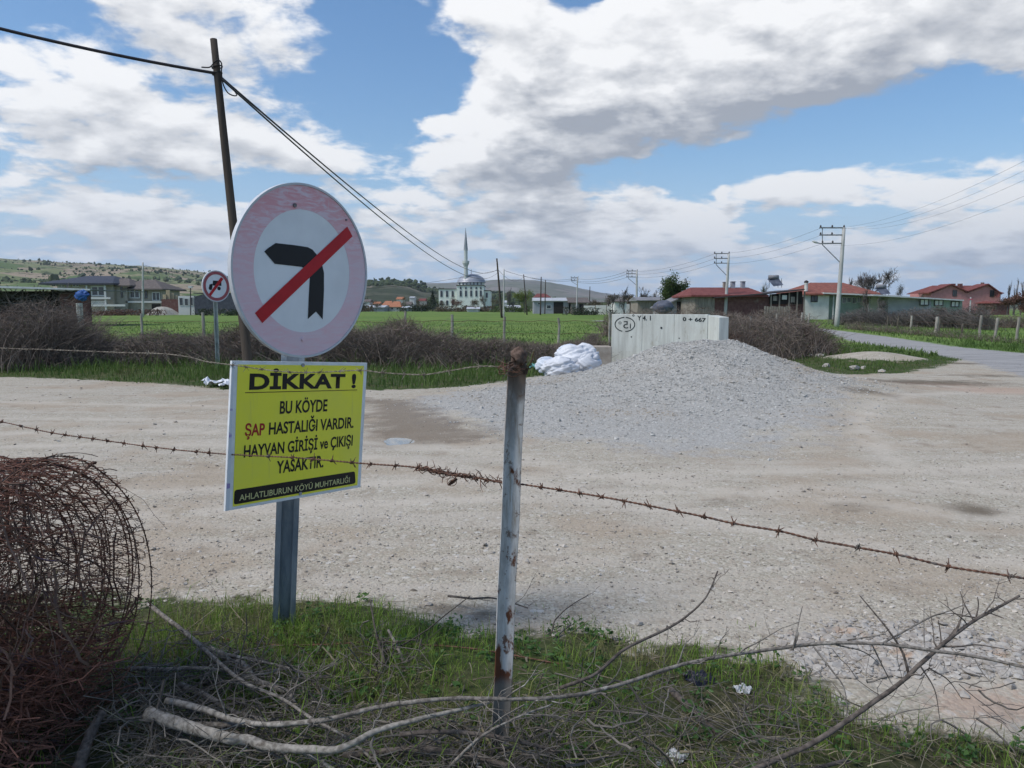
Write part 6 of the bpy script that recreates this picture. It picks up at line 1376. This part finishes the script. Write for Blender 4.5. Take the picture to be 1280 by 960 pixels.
for a in ((965, 970, 370, 376), (976, 982, 369, 374.5), (987, 992, 371, 378)): box('hung_board', w_white if a[0] == 976 else w_plank, t, *a, Y, .05, -.3)
for k in range(11): box('fence_plank', w_plank, t, 955.5 + k * 3.0, 957.9 + k * 3.0, 382.5 + (k % 3) * .5, None, Y - 3, .05)
for k, (a, b2, yt) in enumerate(((916.8, 921.8, 351.5), (926.8, 931.4, 351), (940, 944.4, 350.8))): c_ = box('chimney', w_grey if k else w_plank, t, a, b2, yt, 366, Y, .6, 4); box('chimney_cap', r_grey, c_, a - .4, b2 + .4, yt - .8, yt - .05, Y, .8, 3.9)
tree('bush', 'green bushy treetop behind the red barn ridge', 957, 98, 353, 13, 'leaf', 51, None, f_green, m_tw, 900, 'tree')
def solar(label, x0, x1, yt, yb, Y, up=1):
    t = thing('solar_heater', label, 'solar heater', (wx((x0 + x1) / 2, Y), Y, wz(yb, Y))); MB().prism([at(x0 + 1, yt + 4, Y), at(x1 - 6, yt + 2.5, Y), at(x1, yb - 2, Y - .9), at(x0 + 9, yb - .5, Y - .9)], (.02, .06, .05)).build('panel', pm('solar_blue', (.05, .06, .08), (.12, .13, .16), 2, .2, 0), t)
    mb = MB(); addtubes(mb, np.stack([at(x0 + 3, yt + 1.4, Y), at(x1 - 6, yt + 1.4, Y)]), .24, 12, cap=True); mb.build('tank', r_grey, t, smooth=True)
    for px in (x0 + 3.5, x1 - 6.5, x1 - 2): mb = MB(); addtubes(mb, np.stack([at(px, yt + 3, Y), at(px, yb + 1, Y)]), .035, 4); mb.build('leg', m_steel, t)
solar('solar water heater standing above the red barn roof', 958, 979, 345, 358.5, 88); solar('solar water heater above the tiled farmhouse', 1093, 1113, 356.5, 369, 93)
# tiled farmhouse
Y = 95; t = thing('farmhouse', 'low white farmhouse with broad red tiled hip roof behind the lamp pole', 'house', (wx(1050, Y), Y, 0))
box('wall', w_white, t, 1004, 1036, 367.5, None, Y, 10); box('wall', w_green, t, 1036, 1088, 368.5, None, Y + .6, 9); box('wall', w_white, t, 1088, 1111, 371, None, Y + .3, 8)
hip('roof', r_red, t, 1003, 1100, 1033, 1076, 367, 351.5, Y, 11, -.6, .2)
MB().prism([at(1030, 365.5, Y - .9), at(1126, 369.3, Y - .9), at(1126, 371, Y - .9), at(1030, 367.3, Y - .9)], (0, 2.2, 0)).build('porch_roof', trim, t)
for a in [(1013, 1021.5, 369.5, 377.5)]: window(t, *a, Y, dpaint, g_dark, -.05)
for a in [(1052, 1057, 371.5, 379), (1058, 1063, 371.5, 378), (1064.5, 1069.5, 371.5, 379.5), (1071, 1076, 371, 378), (1077, 1081, 372, 379)]: window(t, *a, Y + .6, trim, g_dark, -.05)
for px in (1040, 1047, 1084): box('porch_post', trim, t, px, px + 1, 368, None, Y, .12, -.3)
mb = MB(); zt = wz(352, Y); X_ = wx(1008.6, Y); lathe([(.22, wz(364, Y)), (.20, wz(355, Y)), (.24, wz(354.8, Y)), (.24, wz(352, Y)), (.02, wz(350.5, Y))], X_, Y + .5, 12, mb); mb.build('chimney', w_white, t); lathe([(.26, wz(353.4, Y)), (.26, wz(351.5, Y)), (.03, wz(350.0, Y))], X_, Y + .5, 12).build('chimney_cowl', dpaint, t)
# long shed
t = thing('long_shed', 'long low blue grey shed with thin flat roof behind the thorn hedge', 'shed', (wx(1160, 92), 92, 0)); Y = 92
MB().prism([at(1092, 368.2, Y - .6), at(1205, 374.6, Y - .6), at(1205, 376.2, Y - .6), at(1092, 369.8, Y - .6)], (0, 7, 0)).build('roof', r_metal, t); MB().prism([at(1110, 370.4, Y + 1), at(1164, 372, Y), at(1164, 396, Y), at(1110, 396, Y + 1)], (0, 5, 0)).build('wall', w_grey, t); MB().prism([at(1164.3, 373, Y), at(1203, 376, Y), at(1203, 396, Y), at(1164.3, 396, Y)], (0, 5, 0)).build('wall', w_green, t)
for a in [(1149, 1160.5, 373.5, 382), (1167, 1178.5, 374.5, 382.5), (1188, 1198.5, 376.3, 384)]: f = window(t, *a, Y, dpaint, trim, -.05)
tree('bare_tree', 'wide bare tree crown above the tiled farmhouse', 1088, 112, 334, 66, 'bare', 64, None, None, m_tw, lev=5, minr=.018); tree('bush', 'green climber bush against the farmhouse roof end', 1084, 93, 360, 15, 'leaf', 62, None, f_brown, m_tw, 1100, 'bush'); tree('tree', 'small dark evergreen behind the solar heater', 1121, 105, 355.5, 18, 'leaf', 63, None, f_dark, m_tw, 1000); tree('tree', 'small dark treetop above the middle of the long shed', 1152, 112, 366, 16, 'leaf', 64, None, f_dark, m_tw, 700); tree('bare_tree', 'small bare reddish tree behind the lamp pole', 1062, 108, 346, 14, 'bare', 65, None, None, m_tw, minr=.018)
tree('bush', 'pinkish bare shrub before the white farmhouse end', 1102, 78, 371, 18, 'bare', 66, None, None, m_rushes, cat='bush', trunk=.2, minr=.012)
# pink house
Y = 170; t = thing('house', 'pink two gabled house with dark red roof at the far right', 'house', (wx(1207, Y), Y, 0)); dg = 9
box('wall', w_pink, t, 1163, 1250, 366.5, None, Y, dg)
for (xa, xp, xb, yp) in ((1166, 1190, 1209, 356.3), (1209.2, 1236, 1250, 356.0)): MB().prism([at(xa, 366.4, Y), at(xb, 366.4, Y), at(xp, yp, Y)], (0, dg, 0)).build('gable', w_pink, t)
hip('roof', r_red2, t, 1160, 1252, 1178, 1240, 366.2, 356.2, Y + 1.2, dg, -.6, .15)
for (xa, xp, xb, yp, ye, ye2) in ((1161, 1190, 1210, 354.6, 365.5, 363.8), (1208, 1236, 1253, 354.4, 364.2, 366.6)):
    for (p, q, e) in ((xa, ye, 1), (xb, ye2, -1)): MB().prism([at(p, q, Y - .7), at(xp, yp, Y - .7), at(xp, yp + 1.5, Y - .7), at(p, q + 1.5, Y - .7)], (0, dg * .5, 0)).build('gable_roof', r_red2, t)
for a in ((1189.5, 1195, 362.5, 370.5), (1236, 1241.5, 362.5, 371)): window(t, *a, Y, dpaint, g_dark, -.05)
box('chimney', w_brick, t, 1202.5, 1206, 353.8, 360, Y, 1, 4); box('chimney', w_brick, t, 1211.5, 1215, 353.8, 360, Y, 1, 4); box('chimney', w_brick, t, 1237, 1239, 352.5, 356, Y, .8, 3)
mb = MB(); lathe([(.02, 0), (.5, .12), (.75, .3)], 0, 0, 16, mb); o = mb.build('satellite_dish', r_red2, t); o.matrix_parent_inverse = Matrix(); o.parent = t; o.location = Vector(at(1245, 368, Y - .6)) - Vector(t.location); o.rotation_euler = (math.radians(80), 0, .3)
t = thing('outbuilding', 'low red brick outbuilding with dark roof right of the pink house', 'shed', (wx(1252, 150), 150, 0)); box('wall', w_brick, t, 1241, 1262, 378.5, None, 150, 5); hip('roof', r_red2, t, 1239, 1264, 1241, 1262, 378.6, 376, 150, 5)
t = thing('marker_post', 'thin pinkish white post with a short crossbar before the pink house', 'post', (wx(1213, 120), 120, 0)); box('upright', trim, t, 1212.4, 1213.6, 371.5, None, 120, .12); box('crossbar', flat('pink_paint', (.5, .12, .16), .6), t, 1210.5, 1215.5, 373.3, 375, 120, .1, -.06)
tree('bush', 'rust brown leafy bush mass right of the pink house', 1268, 120, 366, 44, 'leaf', 71, None, f_red, m_tw, 3200, 'bush', lev=4, leafsize=.3); tree('tree', 'green brown bush between pink house and red outbuilding', 1236, 125, 379, 24, 'leaf', 72, None, f_brown, m_tw, 1200, 'bush')
for i, px in enumerate((1259, 1267, 1276)): tree('bare_tree', ('leftmost', 'middle', 'rightmost')[i] + ' of three slender bare poplars at the right edge', px, 150, 350 - (i % 2) * 3, 9, 'poplar', 80 + i, 'bare poplars', None, m_tw, minr=.025, lev=3)
tree('tree', 'low green bush along the shed left of the marker post', 1180, 75, 383, 22, 'leaf', 90, None, f_brown, m_tw, 900, 'bush')

def shrubline(label, px0, px1, Y, ytop, n, lf, size=.55, ybot=389):
    """low far shrubs in an uneven row: clumps of leaves round short stems"""
    t = thing('shrub_row', label, 'shrubs', (float(wx((px0 + px1) / 2, Y)), Y, 0)); mb = MB(); ms = MB(); H = wz(ytop, Y)
    k = max(6, int((px1 - px0) / 5)); cx = RNG.uniform(wx(px0, Y), wx(px1, Y), k); hh = H * RNG.uniform(.45, 1.1, k); w_ = (wx(px1, Y) - wx(px0, Y)) / k * RNG.uniform(.7, 1.6, k); j = RNG.integers(0, k, n)
    P = np.stack([cx[j] + RNG.normal(0, .5, n) * w_[j], Y + RNG.normal(0, 2.2, n), hh[j] * RNG.random(n) ** .75], 1); leafquads(mb, P, RNG.uniform(.4, 1.4, n) * size, .9)
    tag(mb.build('foliage', lf, t), None, None, None, 'stuff')
    S0 = np.stack([cx, cx * 0 + Y, cx * 0], 1).repeat(6, 0); S1 = S0 + np.stack([RNG.normal(0, .9, 6 * k), RNG.normal(0, .6, 6 * k), np.repeat(hh, 6) * RNG.uniform(.7, 1.2, 6 * k)], 1)
    addtubes(ms, np.stack([S0, (S0 + S1) / 2 + RNG.normal(0, .2, S0.shape), S1], 1), .05, 3); tag(ms.build('stems', m_tw, t), None, None, None, 'stuff'); return t
shrubline('dull shrub row along the field edge right of the big round sign', 440, 486, 262, 382, 1500, f_brown)
shrubline('dark green shrub row from the orange roofs to the conifer', 499, 548, 268, 381, 1500, f_dark)
shrubline('brown shrub row under the mosque', 548, 622, 255, 382.5, 2200, f_brown); shrubline('mixed shrub row between leaning pole and white roofed shed', 618, 668, 235, 383, 1400, f_green, .45)
shrubline('dark hedge row in front of the long whitewashed wall', 706, 768, 148, 384.5, 1400, f_dark, .3); shrubline('tall brown scrub above the white wall towards the headwall', 738, 832, 175, 370, 3800, f_brown, .5)
shrubline('dark scrub line behind the villas and cabin', 150, 300, 185, 377, 2600, f_dark, .45); shrubline('low reddish brown scrub below the two villas', 108, 205, 140, 386.5, 2200, f_red, .28); shrubline('dark scrub beside the container shed', 243, 312, 140, 386, 1500, f_dark, .3)
shrubline('treetops on the rise behind the orange roofs', 440, 545, 420, 373, 2600, f_dark, .8)
for i, (px, yt, lb, mr) in enumerate([(455, 374, 'tiny far cottage left of the orange roofs', r_brown), (467, 377, 'tiny white cottage near the long low barn', r_orange), (524, 373, 'tiny far house above the grey low shed', r_red2), (496, 371, 'tiny far house on the rise above the orange roofs', r_orange)]): cottage(lb, px, px + 7, yt + 3, yt, None, 400, 9, w_white, mr)
# fence posts
m_fp = pm('bleached_post', (.20, .18, .155), (.40, .37, .325), 5, .9, .3, .01, stretch=(1, 1, .2)); m_fpd = pm('dark_post', (.06, .05, .04), (.13, .11, .09), 5, .9, .3, .01)
def fp(px, yt, yb, w, m, label, group, lean=0):
    Y = 1.5 * F / (yb - 384) * .995; g_ = gz(wx(px, Y), Y); mb = MB(); a = at(px + lean, yt, Y); b_ = np.array([wx(px, Y), Y, g_ - .2]); r = w / F * Y / 2; k = np.linspace(0, 1, 5)[:, None]
    addtubes(mb, b_ + (a - b_) * k + RNG.normal(0, .012, (5, 3)), r * np.array([1, 1.05, .95, 1, .9]), 7, cap=True); tag(mb.build('fence_post', m), label, 'fence post', group); return a, b_
GR = 'fence posts right of the lane'
rp = [(1139.5, 394.5, 411, 2.6, 0, 'bleached post farthest left in the right hand fence'), (1171.5, 396, 419, 4.2, 0, 'pale thick post beside its dark twin'), (1175, 397, 416.5, 3.2, 1, 'dark thick post beside its pale twin'), (1190.5, 391, 405, 2.8, 0, 'short leaning post behind the right hand fence'), (1202, 397, 408, 2.4, 0, 'pale post above the black stump'), (1203.5, 404, 420, 3, 1, 'black stump like post in the right hand grass'), (1226, 394, 422.5, 3.4, 0, 'tall pale post below the marker post'), (1245.5, 397.5, 425, 3.4, 0, 'tilting pale post, second from the right edge'), (1273.5, 396, 426, 3.4, 0, 'pale post nearest the right picture edge'), (1110, 395, 413, 2.2, 1, 'dark thin post in the thorn hedge'), (1123, 394, 412, 2.4, 1, 'dark post left of the bleached one in the hedge')]
ends = []
for i, (px, yt, yb, w_, d_, lb) in enumerate(rp): ends.append(fp(px, yt, yb, w_, m_fpd if d_ else m_fp, lb, GR, 1.6 if px in (1245.5, 1190.5) else .3))
for i, (px, yt, yb, w_, lb) in enumerate([(176.5, 391.5, 437, 3.0, 'grey post in the brambles below the villa pole'), (253.5, 390, 437, 4.0, 'weathered post left of the small truck sign'), (506.5, 389, 434, 3.0, 'thin post in the bramble mound below the conifer'), (565, 393.5, 432, 3.8, 'pale concrete post in the field below the mosque'), (630, 396, 432, 3.4, 'greenish pale post below the leaning timber pole'), (698.5, 397, 432, 3.0, 'thin pale post right of the rusty steel post'), (762, 389, 434, 3.0, 'dark thin post touching the headwall edge'), (60, 398, 436, 3.0, 'grey stake inside the tall bush')]):
    fp(px, yt, yb, w_, m_fp, lb, 'fence posts along the field')
for i, (px, yt, yb, w_, l_) in enumerate([(1001, 391, 432, 2.6, 2), (1008, 392, 430, 2.4, 3.5), (987, 396, 434, 2.4, 0), (972, 392, 434, 2.2, -1), (938, 395, 436, 2.4, 0)]):
    fp(px, yt, yb, w_, m_fp, ('pale leaning stake at the right end of the dark bank', 'second leaning stake at the right end of the dark bank', 'upright stake under the open bay of the barn', 'crooked stake under the solar heater', 'lone stake right of the headwall in the brambles')[i], 'stakes in the dark bramble bank', l_)
def fw(label, a, b_, r=.007): mb = MB(); k = np.linspace(0, 1, 24)[:, None]; P = a + (b_ - a) * k; P[:, 2:] -= .06 * np.sin(k * PI * 6) ** 2; addtubes(mb, P, r, 4); tag(mb.build('fence_wire', m_wire), label, 'wire', 'strands of the field fence')
for h in (.55, 1.0):
    fw(('lower', 'upper')[h > .9] + ' strand of the field fence left of the big sign', np.array([wx(100, 27.5), 27.5, h]), np.array([wx(506, 28.6), 28.6, h])); fw(('lower', 'upper')[h > .9] + ' strand of the field fence right of the big sign', np.array([wx(506.5, 28.6), 28.6, h + .03]), np.array([wx(762, 28.8), 28.8, h]))
    fw(('lower', 'upper')[h > .9] + ' strand of the right hand fence', np.array([wx(1139.5, 53), 53, h]), np.array([wx(1273.5, 34.3), 34.3, h + .1]))

# ------------------------------------------------------------ air
hz = bpy.data.materials.new('haze_air'); hz.use_nodes = True; nt = hz.node_tree
for n in list(nt.nodes): nt.nodes.remove(n)
ho = nt.nodes.new('ShaderNodeOutputMaterial'); pv = nt.nodes.new('ShaderNodeVolumePrincipled'); pv.inputs['Color'].default_value = (.80, .88, .97, 1); pv.inputs['Density'].default_value = .00007; pv.inputs['Anisotropy'].default_value = .2
nt.links.new(pv.outputs[0], ho.inputs['Volume'])
mb = MB().box(-12500, 12500, -400, 12500, -80, 900)
tag(mb.build('haze', hz), 'thin pale air haze over the whole landscape', None, None, 'stuff')
